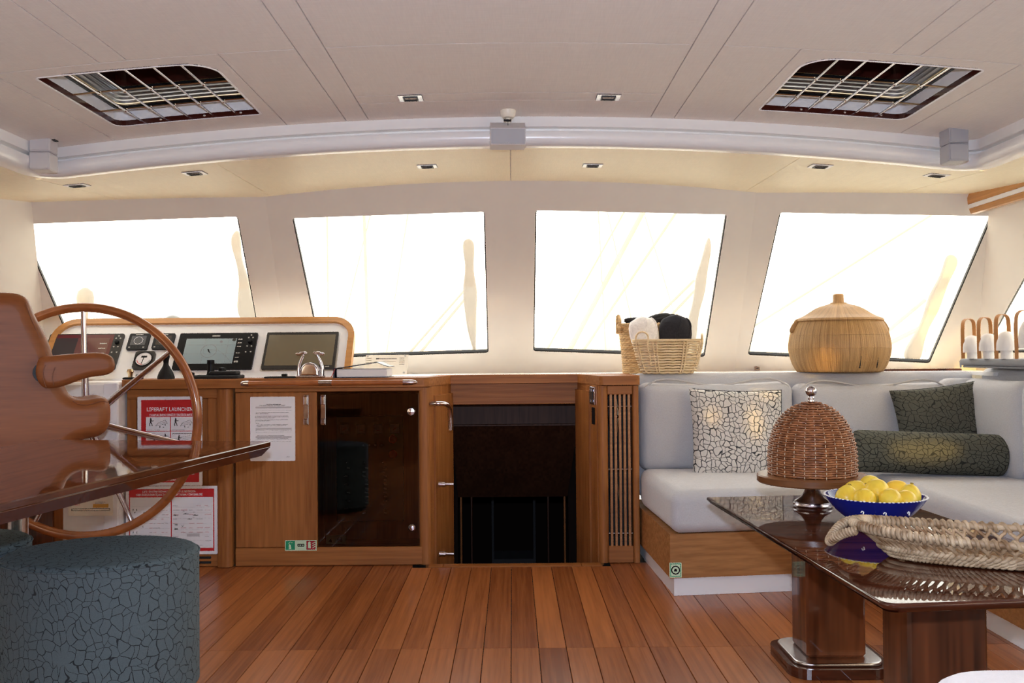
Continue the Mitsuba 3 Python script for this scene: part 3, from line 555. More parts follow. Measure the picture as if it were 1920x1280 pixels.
# life-saving signals poster: px 237..408, 907..1033
x0, x1, z0, z1 = fx(237), fx(408), hz(1034), hz(907)
t, Mx, w, h = sheet('signals_poster', 'red and white poster of LIFE-SAVING SIGNALS, the lower one on the cabinet', 'poster', x0, x1, z0, z1, PYy - .0195)
u = w / 171.0
M2 = Mx @ np.array([[1, 0, 0, 0], [0, 1, 0, 0], [0, 0, 1, .0004], [0, 0, 0, 1.0]]); M3 = Mx @ np.array([[1, 0, 0, 0], [0, 1, 0, 0], [0, 0, 1, .0008], [0, 0, 0, 1.0]])
flat(t, 'red_ground', sbox(6 * u, 6 * u, w - 6 * u, h - 5 * u), Mx, 'poster_red')
for a, b in ((8, 84), (86, 163)): flat(t, 'table_field', sbox(a * u, 12 * u, b * u, h - 20.5 * u), M2, 'paper')
poster_titles(t, M2, [('LIFE-SAVING SIGNALS AND RESCUE METHODS', 31 * u, h - 11.5 * u, 3.4 * u, 99 * u, 'paper'), ('CAN KURTARMA İŞARETLERİ VE KURTARMA YÖNTEMLERİ', 19 * u, h - 17.6 * u, 3.7 * u, 124 * u, 'paper')])
tr = lambda x, y, s, dn=True: Polygon([(x - s, y + s), (x + s, y + s), (x, y - s)]) if dn else Polygon([(x - s, y - s), (x + s, y - s), (x, y + s)])
boat = lambda x, y, s: Polygon([(x - 5 * s, y), (x + 5 * s, y), (x + 6 * s, y + 1 * s), (x + 1 * s, y + 1.2 * s), (x, y + 2.2 * s), (x - 2 * s, y + 2.2 * s), (x - 2.5 * s, y + 1 * s), (x - 5.5 * s, y + .8 * s)])
ink = []
for yb in (78, 62, 50, 36):
    for dx in (14, 20.5): ink += [tr(dx * u, (yb + 4) * u, 1.1 * u), Point(dx * u, (yb + 6.5) * u).buffer(.8 * u)]
    ink += [tr(17 * u, yb * u, 1.2 * u)]
for x, y in ((34, 78), (34, 64), (32, 52)): ink.append(Point(x * u, y * u).buffer(1.0 * u))
ink += [boat(93 * u, 72 * u, .95 * u), boat(112 * u, 74.5 * u, .95 * u), boat(130 * u, 72 * u, .95 * u), boat(119 * u, 65 * u, .8 * u), boat(108 * u, 80 * u, .4 * u), boat(127 * u, 78 * u, .35 * u), boat(126 * u, 68 * u, .35 * u)]
for yy in (46, 47.5, 54.5): ink.append(LineString([(91 * u + i_ * .7 * u, yy * u + (.9 * u if i_ % 2 else 0)) for i_ in range(9)]).buffer(.45 * u))
ink += [Point(108 * u, 25 * u).buffer(.9 * u), boat(89 * u, 26 * u, .4 * u), boat(99 * u, 26 * u, .4 * u), boat(101 * u, 20 * u, .45 * u), Point(111 * u, 13.5 * u).buffer(.0) if False else boat(111 * u, 14.5 * u, .4 * u), LineString([(104 * u, 54 * u), (106 * u, 52 * u), (108 * u, 54.5 * u)]).buffer(.3 * u)]
flat(t, 'symbols', unary_union(ink), M3, 'ink')
gr = [sbox(114 * u, 33 * u, 138 * u, 38.5 * u), sbox(107 * u, 39.5 * u, 145 * u, 40.3 * u)]
pk = []
for a, b, k0 in ((44, 82, 9), (88, 162, 10)):
    for k in range(k0):
        yy = (16 + k * 8.2) * u
        for q_ in range(5):
            x_ = a + (b - a) * (q_ / 5); l_ = (b - a) / 5 * (.45 + .4 * RNG.random())
            if RNG.random() < .72: (pk if RNG.random() < .55 else gr).append(sbox(x_ * u, yy, (x_ + l_) * u, yy + (.8 + .8 * RNG.random()) * u))
for k in range(8): gr.append(sbox(9 * u, (17 + k * 10.4) * u, 83 * u, (17.3 + k * 10.4) * u)); gr.append(sbox(88 * u, (15 + k * 10.4) * u, 162 * u, (15.3 + k * 10.4) * u))
flat(t, 'small_print', unary_union(gr).difference(unary_union(ink)), M3, 'ink_faint'); flat(t, 'pink_print', unary_union(pk).difference(unary_union(ink + gr)), M3, 'ink_pink')
# fire extinguisher sticker on the cabinet door
t, Mx, w, h = sheet('fire_sticker', 'small green, white and red fire extinguisher sticker low on the cabinet door', 'sticker', fx(533), fx(592), hz(1029.5), hz(1010), CF - .0045, 'glow_green', .001)
u = w / 59
flat(t, 'green_square', sbox(1.5 * u, 1.8 * u, 18.5 * u, 18 * u), Mx, 'sign_green'); flat(t, 'red_square', sbox(40 * u, 2 * u, 57 * u, 18 * u), Mx, 'sign_red')
M2 = Mx @ np.array([[1, 0, 0, 0], [0, 1, 0, 0], [0, 0, 1, .0004], [0, 0, 0, 1.0]])
flat(t, 'pictogram', unary_union([Polygon([(7 * u, 3 * u), (12 * u, 3 * u), (11 * u, 11 * u), (7.5 * u, 11 * u)]), LineString([(9 * u, 11 * u), (7 * u, 14 * u), (10 * u, 16 * u)]).buffer(.5 * u), Point(13 * u, 15 * u).buffer(1 * u), Polygon([(43 * u, 4.5 * u), (48 * u, 4.5 * u), (48 * u, 15 * u), (46 * u, 17.5 * u), (43 * u, 15 * u)])] + [LineString([(51.5 * u, (5 + 4 * k) * u), (56 * u, (8 + 4 * k) * u)]).buffer(.6 * u) for k in range(3)]), M2, 'glow_green')
flat(t, 'pin_symbol', sbox(23.5 * u, 7.5 * u, 36 * u, 13 * u).difference(sbox(25 * u, 9 * u, 34.5 * u, 11.5 * u)).union(sbox(26 * u, 9.5 * u, 28 * u, 11 * u)).union(sbox(29.5 * u, 9.5 * u, 33 * u, 11 * u)), Mx, 'black')

# ================================================================== STAIRS
SB = 5.24
def vwall(a, b, z0, z1, thk=.03, side=1):
    a, b = np.array(a), np.array(b); d = (b - a) / np.linalg.norm(b - a); n = np.array([-d[1], d[0]]) * thk * side
    return prism(Polygon([a, b, b + n, a + n]), z1 - z0, z0)
t = struct('wall_stairs_left', None, None)
part(t, 'board', vwall((-.435, 4.80), (-.355, SB), -.9, .937, .03, 1), 'teak_v'); part(t, 'door_leaf', vwall((-.424, 4.865), (-.353, SB - .03), -.9, .885, .012, -1), 'teak_v')
hp_ = smoothline([(-.43, 4.79, .845), (-.40, 4.775, .847), (-.36, 4.79, .845), (-.338, 4.83, .82), (-.334, 4.85, .785), (-.334, 4.86, .70)], 24)
thing('stair_rail', 'curved chrome grab rail at the head of the stairs, on the left panel', 'handrail', mesh=tube(hp_, .0125, 12), mat='chrome', smooth=40)
for z, nm in ((.41, 'chrome door stop at mid height on the left stair panel'), (.038, 'chrome door stop at floor level on the left stair panel')): thing('door_stop', nm, 'door stop', mesh=cat([rod([-.40, 4.87, z], [-.365, 4.87, z], .014, 12), rod([-.365, 4.87, z], [-.32, 4.87, z], .008, 10)]), mat='chrome', smooth=40)
t = struct('wall_stairs_right', None, None)
part(t, 'board', vwall((.445, 4.80), (.375, SB), -.9, .937, .03, -1), 'teak_v'); part(t, 'inner_board', vwall((.425, 4.93), (.373, SB - .01), -.9, .90, .012, 1), 'teak_v')
Msp = frame((.4425, 4.815, 0), (-.07, .44, 0), (0, 0, 1)); Msp[:3, 2] *= 1
t = thing('switch_plate', 'chrome switch plate with buttons on the right stair panel', 'switch plate')
ez = 1 if Msp[0, 2] < 0 else -1
def onside(x0, x1, z0, z1, d0, d1): return put(cbox(x0, x1, z0, z1, *sorted((ez * d0, ez * d1)), .002), Msp)
part(t, 'plate', onside(.005, .105, .83, .925, .001, .008), 'chrome'); part(t, 'insert', onside(.035, .098, .838, .917, .008, .011), 'dark_grey')
for a in (.045, .08):
    for b in (.85, .905): part(t, 'button', onside(a - .007, a + .007, b - .007, b + .007, .011, .014), 'chrome')
t = thing('wall_socket', 'small black socket plate below the chrome switch plate', 'socket', mesh=onside(.022, .07, .725, .815, .001, .007), mat='black')
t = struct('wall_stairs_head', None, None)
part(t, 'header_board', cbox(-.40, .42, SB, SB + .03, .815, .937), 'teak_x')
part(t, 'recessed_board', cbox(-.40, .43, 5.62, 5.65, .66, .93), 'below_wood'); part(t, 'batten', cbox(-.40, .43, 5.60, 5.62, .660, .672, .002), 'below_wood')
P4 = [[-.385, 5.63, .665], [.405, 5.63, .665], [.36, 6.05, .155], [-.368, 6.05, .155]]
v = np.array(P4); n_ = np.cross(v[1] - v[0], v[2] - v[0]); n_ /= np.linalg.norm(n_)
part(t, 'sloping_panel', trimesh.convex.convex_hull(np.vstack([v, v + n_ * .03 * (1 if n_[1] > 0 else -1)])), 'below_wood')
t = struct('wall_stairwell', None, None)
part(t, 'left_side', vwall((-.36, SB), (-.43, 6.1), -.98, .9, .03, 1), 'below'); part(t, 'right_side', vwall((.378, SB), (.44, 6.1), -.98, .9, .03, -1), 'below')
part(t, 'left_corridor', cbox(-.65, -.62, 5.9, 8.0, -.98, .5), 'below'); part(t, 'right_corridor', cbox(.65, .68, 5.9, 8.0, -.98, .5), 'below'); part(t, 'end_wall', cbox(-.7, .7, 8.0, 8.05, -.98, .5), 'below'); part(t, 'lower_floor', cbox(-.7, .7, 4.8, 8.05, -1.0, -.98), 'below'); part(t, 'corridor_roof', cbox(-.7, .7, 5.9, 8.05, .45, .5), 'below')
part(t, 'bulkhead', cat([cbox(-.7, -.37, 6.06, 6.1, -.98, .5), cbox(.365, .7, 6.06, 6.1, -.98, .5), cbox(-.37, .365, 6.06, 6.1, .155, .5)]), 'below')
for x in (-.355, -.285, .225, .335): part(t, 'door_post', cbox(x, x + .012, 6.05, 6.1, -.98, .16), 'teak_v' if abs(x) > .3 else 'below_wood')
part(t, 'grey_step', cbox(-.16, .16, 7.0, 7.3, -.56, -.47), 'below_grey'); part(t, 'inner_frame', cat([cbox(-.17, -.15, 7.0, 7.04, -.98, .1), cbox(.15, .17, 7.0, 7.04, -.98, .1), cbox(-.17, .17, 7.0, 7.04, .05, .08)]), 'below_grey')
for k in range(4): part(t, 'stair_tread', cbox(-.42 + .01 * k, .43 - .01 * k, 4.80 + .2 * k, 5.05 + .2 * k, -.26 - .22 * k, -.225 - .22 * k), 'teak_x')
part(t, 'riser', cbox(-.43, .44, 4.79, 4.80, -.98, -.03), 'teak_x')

# slatted cabinet
t = thing('slatted_cabinet', 'narrow wooden cabinet with vertical slats between the stairs and the sofa', 'cabinet')
xa, xb = .455, .665; s0, s1 = fx(1138), fx(1184); zb, zt_ = 1.1 - (1022 - 663) / F * CF, 1.1 - (739 - 663) / F * CF
part(t, 'post', mv(prism(rrect(0, s0 - xa - .002, 0, .09, .024), .93), xa, CF - .004, .003), 'teak_v', 40); part(t, 'post', mv(prism(rrect(0, xb - s1 - .002, 0, .09, .012), .93), s1 + .002, CF - .004, .003), 'teak_v', 40)
part(t, 'top_rail', cbox(s0 - .001, s1 + .001, CF, CF + .025, zt_, .933), 'teak_x'); part(t, 'base_rail', cbox(s0 - .001, s1 + .001, CF, CF + .025, .003, zb), 'teak_x')
part(t, 'back', cbox(xa, xb, 5.0, 5.02, .003, .93), 'black_soft'); part(t, 'side', cbox(xb - .012, xb, CF + .09, 5.0, .003, .93), 'below'); part(t, 'side', cbox(xa, xa + .012, CF + .09, 5.0, .003, .93), 'below')
for k in range(5):
    x = fx(1144.3 + 8.45 * k); part(t, 'slat', cbox(x - .0066, x + .0066, CF + .002, CF + .02, zb - .002, zt_ + .002, .0015), 'teak_base')
for py in (762, 880, 1000): part(t, 'cross_rod', rod([s0, CF + .028, 1.1 - (py - 663) / F * CF], [s1, CF + .028, 1.1 - (py - 663) / F * CF], .004, 8), 'alu', 40)
w_ = smoothline([(.53, 4.9, .9), (.515, 4.88, .75), (.54, 4.9, .6), (.52, 4.88, .42), (.535, 4.9, .2)], 40); part(t, 'cable', tube(w_, .004, 6), 'black', True); w_ = smoothline([(.55, 4.9, .92), (.565, 4.87, .74), (.553, 4.88, .62), (.575, 4.9, .3)], 40); part(t, 'cable', tube(w_, .003, 6), 'brass', True); part(t, 'shackle', trimesh.creation.icosphere(2, .011).apply_translation([fx(1155, 4.86), 4.86, .765]), 'chrome', True)

# ================================================================== HELM
# white helm column and side cabinet
t = thing('helm_column', 'white helm column beside the poster cabinet behind the wheel', 'column')
part(t, 'body', cbox(-2.335, -2.045, 4.70, 5.02, .003, .975, .012), 'gelcoat'); part(t, 'side_face', cbox(-2.115, -2.045, 4.694, 4.70, .01, .97, .002), 'white')
t = thing('side_cabinet', 'reddish wooden cabinet to the left of the white helm column', 'cabinet')
part(t, 'body', cbox(-2.86, -2.345, 4.75, 5.02, .003, .975, .004), 'teak_v'); part(t, 'panel', cbox(-2.82, -2.40, 4.738, 4.75, .08, .90, .004), 'varnish_v')
hx = lambda px, Y: (px - 960) / F * Y
t = thing('safety_plan', 'cream notice with amber boxes on the white helm column', 'notice')
Y_ = 4.693; part(t, 'sheet', put(prism(rrect(0, hx(211, Y_) - hx(128, Y_), 0, .37, .004), .002), front(hx(128, Y_), Y_, 1.1 - (966 - 672) / F * Y_)), 'plate_cream')
Mx = front(hx(128, Y_), Y_ - .002, 1.1 - (966 - 672) / F * Y_); u = Y_ / F
flat(t, 'amber_box', sbox(46 * u, 15 * u, 75 * u, 22 * u), Mx, 'amber'); flat(t, 'amber_box', sbox(43 * u, 33 * u, 56 * u, 37.5 * u), Mx, 'amber')
flat(t, 'scale_bar', sbox(6 * u, 9 * u, 78 * u, 13.5 * u).difference(sbox(7 * u, 10 * u, 77 * u, 12.5 * u)), Mx, 'ink')
for k in range(3): flat(t, 'red_line', sbox(7 * u, (20 + 2.4 * k) * u, (22 - k) * u, (20.8 + 2.4 * k) * u), Mx, 'poster_red')
for k in range(2): flat(t, 'text_line', sbox(50 * u, (22.8 + 2.2 * k) * u, (66 + 3 * k) * u, (23.6 + 2.2 * k) * u), Mx, 'ink_grey')

# tilted instrument console
CB, CT = np.array([0, 5.05, .986]), np.array([0, 5.263, 1.292]); cd = (CT - CB) / np.linalg.norm(CT - CB)
MC = frame(CB, (1, 0, 0), cd); CN = MC[:3, 2]
cuv = lambda px, py: local(MC, onplane(px, py, CB, CN))[:2]
Hc = np.linalg.norm(CT - CB); xl, xr = cuv(95, 640)[0], cuv(664, 640)[0]
outer = rrect(xl - .25, xr, -.6, Hc + .035, .135, 12); outer = rrect(xl, xr, -.6, Hc + .035, .135, 12).intersection(sbox(-9, 0.0, 9, 9)); inner = rrect(xl + .035, xr - .035, -.6, Hc, .10, 12).intersection(sbox(-9, 0.0, 9, 9))
t = thing('helm_console', 'white tilted instrument console with a honey wood border under the left windows', 'console')
part(t, 'board', put(prism(inner, .03, -.03), MC), 'gelcoat'); part(t, 'border', put(prism(outer.difference(inner), .05, -.032), MC), 'honey', 30, label='honey wood border')
part(t, 'shelf', prism(sbox(xl, 5.02, xr + .03, 5.06), .02, .967), 'gelcoat')
def device(key, label, category, quad, frame_mat, thk=.014, r=.008):
    P = [cuv(*q) for q in quad]; t = thing(key, label, category); x0, x1 = np.mean([P[0][0], P[3][0]]), np.mean([P[1][0], P[2][0]]); y1, y0 = np.mean([P[0][1], P[1][1]]), np.mean([P[2][1], P[3][1]])
    y0 = max(y0, .006)
    part(t, 'bezel', put(prism(rrect(x0, x1, y0, y1, r), thk, 0.0004), MC), frame_mat); Mt = MC @ np.array([[1, 0, 0, x0], [0, 1, 0, y0], [0, 0, 1, thk + .0004], [0, 0, 0, 1.0]]); return t, Mt, x1 - x0, y1 - y0
def fl2(t, name, geo, Mt, mat, up=0.0, d=.0006): return part(t, name, put(prism(geo, d, up), Mt), mat)
def keys(t, Mt, w, h, x):   # keypad column of a plotter
    for k, (a, b) in enumerate([(.0, .93), (-.012, .86), (.012, .86), (-.012, .62), (.012, .62), (-.014, .46), (.014, .46)]): part(t, 'key', put(prism(Point(x + a, b * h).buffer(.0045, quad_segs=4), .002), Mt), 'switch_grey')
    part(t, 'knob', put(lathe([(0, 0), (.013, 0), (.011, .012), (0, .013)], 16, (x, .74 * h, 0)), Mt), 'black', 30)
def bars(x0, x1, ys, hh): return unary_union([sbox(x0, y, x1, y + hh) for y in ys])
# left plotter
t, Mt, w, h = device('chart_plotter', 'wide chart plotter with a dim maroon screen behind the chair armrest', 'chart plotter', [(100, 629), (239, 628), (212, 694), (70, 694)], 'dark_grey')
fl2(t, 'screen_border', sbox(.008, .012, w - .055, h - .006), Mt, 'maroon'); fl2(t, 'screen', sbox(.02, .03, w - .075, h - .03), Mt, 'screen_red', .0007)
fl2(t, 'dark_area', sbox(.02, .03, w * .40, h - .03), Mt, 'screen_dark', .0012, .0003); keys(t, Mt, w, h, w - .028)
for k in range(4): fl2(t, 'readout', sbox(w - .125, h * (.28 + .14 * k), w - .085, h * (.28 + .14 * k) + .006), Mt, 'switch_grey', .0013, .0003)
# two small instruments
for nm, lab, quad, sc_ in (('instrument_display', 'small square instrument with a round dial graphic, next to the maroon plotter', [(246, 627.5), (284, 628), (276, 657), (237, 657.5)], 'screen_blue'), ('instrument_display', 'small square instrument partly behind the wheel rim, next to the big chart plotter', [(293, 627.5), (332, 627.5), (322, 656), (284, 656.5)], 'screen_dark')):
    t, Mt, w, h = device(nm, lab, 'instrument', quad, 'black_soft')
    fl2(t, 'screen', sbox(w * .14, h * .26, w * .86, h * .84), Mt, sc_); fl2(t, 'name_strip', sbox(w * .3, h * .90, w * .66, h * .95), Mt, 'switch_grey')
    fl2(t, 'dial', Point(w / 2, h * .55).buffer(h * .24).difference(Point(w / 2, h * .55).buffer(h * .21)), Mt, 'ink_faint', .0007, .0003)
    for k in range(5): fl2(t, 'key', sbox(w * (.1 + .17 * k), h * .1, w * (.1 + .17 * k) + .01, h * .16), Mt, 'switch_grey' if k in (0, 4) else 'dark_grey')
# round gauge
t, Mt, w, h = device('round_gauge', 'square black gauge with a round white face below the small instruments', 'gauge', [(258, 661.5), (297, 662), (282, 694), (248, 694)], 'dark_grey', .02, .014)
c_ = (w / 2, h * .53); rr = w * .40
part(t, 'rim', put(mv(lathe([(rr, 0), (rr + .006, 0), (rr + .006, .004), (rr, .004), (rr, 0)], 40), *c_, 0), Mt), 'black', 30); fl2(t, 'face', Point(*c_).buffer(rr), Mt, 'gauge_face')
fl2(t, 'pointer', unary_union([sbox(c_[0] - .016, c_[1] + .010, c_[0] + .016, c_[1] + .022), LineString([(c_[0], c_[1] + .012), (c_[0] - .006, c_[1] - .03)]).buffer(.0022)]), Mt, 'black', .0007)
arc = lambda a, b: LineString([(c_[0] + rr * .82 * math.cos(q), c_[1] + rr * .82 * math.sin(q)) for q in np.radians(np.linspace(a, b, 16))]).buffer(.0018)
fl2(t, 'red_scale', arc(195, 265), Mt, 'switch_red', .0007); fl2(t, 'scale', arc(275, 345), Mt, 'ink_grey', .0007)
# big plotter
t, Mt, w, h = device('chart_plotter', 'wide chart plotter showing a pale blue sea chart in the middle of the console', 'chart plotter', [(342, 627.5), (486, 626), (471, 693.5), (321, 694.5)], 'black')
k_ = part(t, 'screen', put(prism(sbox(w * .10, h * .14, w * .745, h * .84), .0006), Mt), 'screen_chart' if 'screen_chart' in M else 'screen_blue'); CH = k_
sx, sy, sw, sh = w * .10, h * .14, w * .645, h * .70
fl2(t, 'chart_grid', unary_union([sbox(sx + sw * a, sy, sx + sw * a + .0012, sy + sh) for a in (.38, .84)] + [sbox(sx, sy + sh * a, sx + sw, sy + sh * a + .0012) for a in (.38, .74)]), Mt, 'ink_grey', .0007, .0003)
cl = LineString([(sx + sw * .98, sy + .004), (sx + sw * .85, sy + sh * .3), (sx + sw * .68, sy + sh * .52), (sx + sw * .5, sy + sh * .55)]); fl2(t, 'range_ring', Point(sx + sw * .49, sy + sh * .5).buffer(sh * .26).difference(Point(sx + sw * .49, sy + sh * .5).buffer(sh * .245)).union(cl.buffer(.0007)), Mt, 'ink_grey', .0011, .0003)
fl2(t, 'boat_symbol', Polygon([(sx + sw * .46, sy + sh * .56), (sx + sw * .48, sy + sh * .58), (sx + sw * .53, sy + sh * .42), (sx + sw * .50, sy + sh * .44)]), Mt, 'black', .0015, .0003)
for a, b, c2 in ((.7, .87, .008), (.95, .94, .010)): fl2(t, 'chart_mark', Point(sx + sw * a, sy + sh * b).buffer(c2), Mt, 'ink_grey' if a < .8 else 'dark_grey', .0015, .0003)
for yy, hh in ((.80, .03), (.70, .035), (.60, .03), (.42, .02), (.30, .02), (.17, .05)): fl2(t, 'readout', unary_union([sbox(w * .765, h * yy, w * .785, h * (yy + hh)), sbox(w * .79, h * yy, w * .815, h * (yy + hh))]), Mt, 'switch_grey', .0002, .0003)
fl2(t, 'name_strip', sbox(w * .42, h * .90, w * .52, h * .93), Mt, 'switch_grey'); keys(t, Mt, w, h, w - .035)
# blank monitor
t, Mt, w, h = device('monitor', 'switched-off monitor with a brownish screen at the right end of the console', 'monitor', [(504, 625.5), (636, 624), (627, 690.5), (488, 694)], 'dark_grey', .012, .004)
fl2(t, 'screen', sbox(w * .035, h * .075, w * .965, h * .925), Mt, 'screen_off'); fl2(t, 'frame_plate', rrect(-.008, w + .01, -.012, h + .004, .006).difference(sbox(0, 0, w, h)), MC @ np.linalg.inv(MC) @ (Mt @ np.array([[1, 0, 0, 0], [0, 1, 0, 0], [0, 0, 1, -.011], [0, 0, 0, 1.0]])), 'alu'); fl2(t, 'badge', sbox(w * .87, h * .03, w * .93, h * .05), Mt, 'switch_grey')
# controls on the worktop
zt0 = .987
def px3(px, Y, z=zt0): return np.array([(px - 960) / F * Y, Y, z])
t = thing('joystick', 'black bottle-shaped joystick at the foot of the console', 'joystick'); p = px3(311, 4.86)
part(t, 'boot', lathe([(0, 0), (.045, 0), (.044, .012), (.036, .035), (.02, .062), (.014, .075), (.013, .085)], 28, p), 'black_soft', 40); part(t, 'grip', lathe([(.013, .085), (.015, .10), (.020, .12), (.018, .128), (0, .13)], 20, p), 'black', 40)
t = thing('joystick', 'black joystick unit in front of the big chart plotter', 'joystick'); p = px3(395, 4.86)
part(t, 'base', cbox(p[0] - .09, p[0] + .165, 4.80, 4.92, zt0 - .002, zt0 + .018, .008), 'black_soft'); part(t, 'body', rbox(p[0] + .0, p[0] + .15, 4.815, 4.90, zt0 + .015, zt0 + .04, .012), 'black_soft', 40)
part(t, 'stick', lathe([(0, 0), (.024, 0), (.02, .012), (.016, .055), (.019, .065), (.019, .082), (0, .084)], 20, p + [0, 0, .016]), 'black', 40); part(t, 'knob', lathe([(0, 0), (.02, 0), (.018, .018), (0, .022)], 18, p + [.062, 0, .038]), 'black', 40); part(t, 'knob', lathe([(0, 0), (.018, 0), (.016, .018), (0, .022)], 18, p + [-.105, .0, .014]), 'black', 40)
t = thing('trackball_pad', 'flat black control pad left of the chrome throttle', 'control pad'); p = px3(535, 4.86)
part(t, 'plate', cbox(p[0] - .10, p[0] + .06, 4.80, 4.90, zt0 - .001, zt0 + .008, .003), 'black_soft'); part(t, 'button', cbox(p[0] - .015, p[0] + .012, 4.83, 4.86, zt0 + .008, zt0 + .022, .003), 'black')
t = thing('small_switch', 'small brass-coloured knob on the worktop beside the round gauge', 'switch'); p = px3(244, 4.86)
part(t, 'base', cbox(p[0] - .03, p[0] + .06, 4.83, 4.89, zt0 - .001, zt0 + .010, .003), 'black'); part(t, 'knob', lathe([(0, 0), (.011, 0), (.012, .02), (.018, .032), (.013, .045), (0, .048)], 18, p + [0, 0, .008]), 'brass', 40); part(t, 'knob', lathe([(0, 0), (.01, 0), (.01, .016), (0, .018)], 14, p + [.04, 0, .008]), 'black', 40)
t = thing('throttle_lever', 'chrome twin throttle lever in front of the blank monitor', 'throttle'); p = px3(582, 4.84)
part(t, 'base', rbox(p[0] - .072, p[0] + .072, 4.80, 4.88, zt0 - .001, zt0 + .012, .006), 'chrome', 40)
g_ = np.linspace(0, np.pi, 15); dome = Polygon([(-.052, 0), *[(-.05 * math.cos(a), .012 + .062 * math.sin(a) ** .8) for a in g_[::-1]][::-1], (.052, 0)]).buffer(0)
part(t, 'housing', put(softblock(dome, .07, .012, 90, 5), front(p[0], 4.875, zt0 + .008)), 'chrome', 40)
for s, fx_ in ((-1, 'left'), (1, 'right')):
    lv = part(t, 'lever', tube(smoothline([(p[0] + s * .062, 4.84, zt0 + .01), (p[0] + s * .062, 4.84, zt0 + .06), (p[0] + s * .048, 4.838, zt0 + .098), (p[0] + s * .036, 4.835, zt0 + .122)], 16), np.linspace(.0095, .0065, 16), 10), 'chrome', 40)
    a, b = (-.078, -.016) if s < 0 else (.016, .078); part(lv, 'grip', tube([[p[0] + q, 4.833, zt0 + .127 + .006 * (abs(q) < .05)] for q in np.linspace(a, b, 9)], .0085 * np.sqrt(np.clip(1.02 - np.linspace(-1, 1, 9) ** 4, .05, 1)), 10), 'chrome', 40)
t = thing('compass_dome', 'grey glass compass dome showing above the console border', 'compass'); p = onplane(324, 604, (0, 5.38, 0), (0, 1, 0)); part(t, 'dome', lathe([(0, -.06), (.064, -.06), *[(.064 * math.cos(a), .064 * math.sin(a)) for a in np.linspace(0, np.pi / 2, 12)]], 32, p - [0, 0, .02]), 'blue_dome', True); part(t, 'ring', lathe([(.064, -.03), (.072, -.03), (.072, -.02), (.064, -.02)], 32, p - [0, 0, .02]), 'black', 30)
part(t, 'stand', cbox(p[0] - .05, p[0] + .05, 5.33, 5.43, zL, p[2] - .079, .004), 'gelcoat')
# book and plate
t = thing('logbook', 'thick book with a lifted dark blue cover on the worktop', 'book'); x0, x1 = fx(633, 4.9), fx(737, 4.9); zb_ = .9885
part(t, 'pages', cbox(x0 + .012, x1 - .02, 4.80, 5.01, zb_, zb_ + .043, .004), 'pages'); part(t, 'back_cover', cbox(x0, x1 - .012, 4.79, 5.02, zb_ - .003, zb_, .001), 'navy')
cv = [(x0 - .004, .0455), (x0 + .06, .053), (x0 + .16, .068), (x0 + .225, .077), (x1 - .035, .060), (x1 - .008, .053)]; cv = np.array(cv)
cvp = Polygon([*cv, *(cv[::-1] + [0, .003])]); part(t, 'front_cover', put(prism(cvp, .225), frame((0, 5.015, zb_), (1, 0, 0), (0, 0, 1))), 'navy', 20); part(t, 'spine', cbox(x0 - .004, x0 + .004, 4.79, 5.015, zb_ - .003, zb_ + .046, .001), 'navy'); part(t, 'ribbon', tube([(x0 + .006, 4.785, zb_ + .045), (x0 - .002, 4.78, zb_ + .02), (x0 - .012, 4.778, zb_ + .0015)], .0035, 6, squash=(1, .4)), 'ribbon')
t = thing('vent_plate', 'cream plate with slots leaning under the second window', 'plate'); A_ = aty(725, 694, 5.30); A_[2] = zL + .002
Mv = frame((hx(681, 5.3), 5.29, zL + .004), (1, 0, 0), (0, .45, .9)); wv = hx(764, 5.3) - hx(681, 5.3)
sl = [sbox(wv * .27, .100, wv * .74, .106)] + [sbox(wv * a, .065 + .013 * k, wv * (a + .12), .069 + .013 * k) for a in (.05, .80) for k in range(4)] + [sbox(wv * .24, .082, wv * .72, .085)]
part(t, 'plate', put(prism(Polygon([(0, 0), (wv * .98, 0), (wv, .128), (.01, .128)]).difference(unary_union(sl)), .006), Mv), 'plate_cream'); part(t, 'slot_backing', put(prism(sbox(wv * .02, .06, wv * .97, .112), .001, -.0012), Mv), 'ink_grey'); part(t, 'dark_bar', put(prism(sbox(wv * .27, .0995, wv * .33, .106), .001, .006), Mv), 'black')
for a, b in ((.08, .12), (.93, .12), (.92, .01), (.06, .01)): part(t, 'screw', put(lathe([(0, 0), (.007, 0), (.006, .003), (0, .004)], 12, (wv * a, b + .001, .006)), Mv), 'switch_grey')

# steering wheel
WC = np.array([(155 - 959) / F * 4.55, 4.55, 1.1 - (790 - 672) / F * 4.55]); RW = .572
t = thing('steering_wheel', 'large wooden steering wheel with chrome spokes at the helm', 'steering wheel')
g_ = np.linspace(0, 2 * np.pi, 160, endpoint=False); part(t, 'rim', tube(np.stack([WC[0] + RW * np.cos(g_), 0 * g_ + WC[1], WC[2] + RW * np.sin(g_)], 1), .0225, 16, True), 'rim_wood', True)
for k in range(7):
    a = math.radians(90 + 360 / 7 * k); u_ = np.array([math.cos(a), 0, math.sin(a)]); part(t, 'spoke', tube([WC + u_ * .05 + [0, .03, 0], WC + u_ * .25 + [0, .016, 0], WC + u_ * (RW - .010)], [.019, .0155, .011], 12), 'chrome', 40)
part(t, 'hub', rot(lathe([(0, -.05), (.055, -.05), (.075, -.02), (.075, .03), (.05, .05), (0, .055)], 36), 90, (1, 0, 0)).apply_translation(WC + [0, .02, 0]), 'chrome', 40); part(t, 'shaft', rod(WC + [0, .05, 0], [WC[0], 4.692, WC[2]], .04, 20), 'chrome', 40)

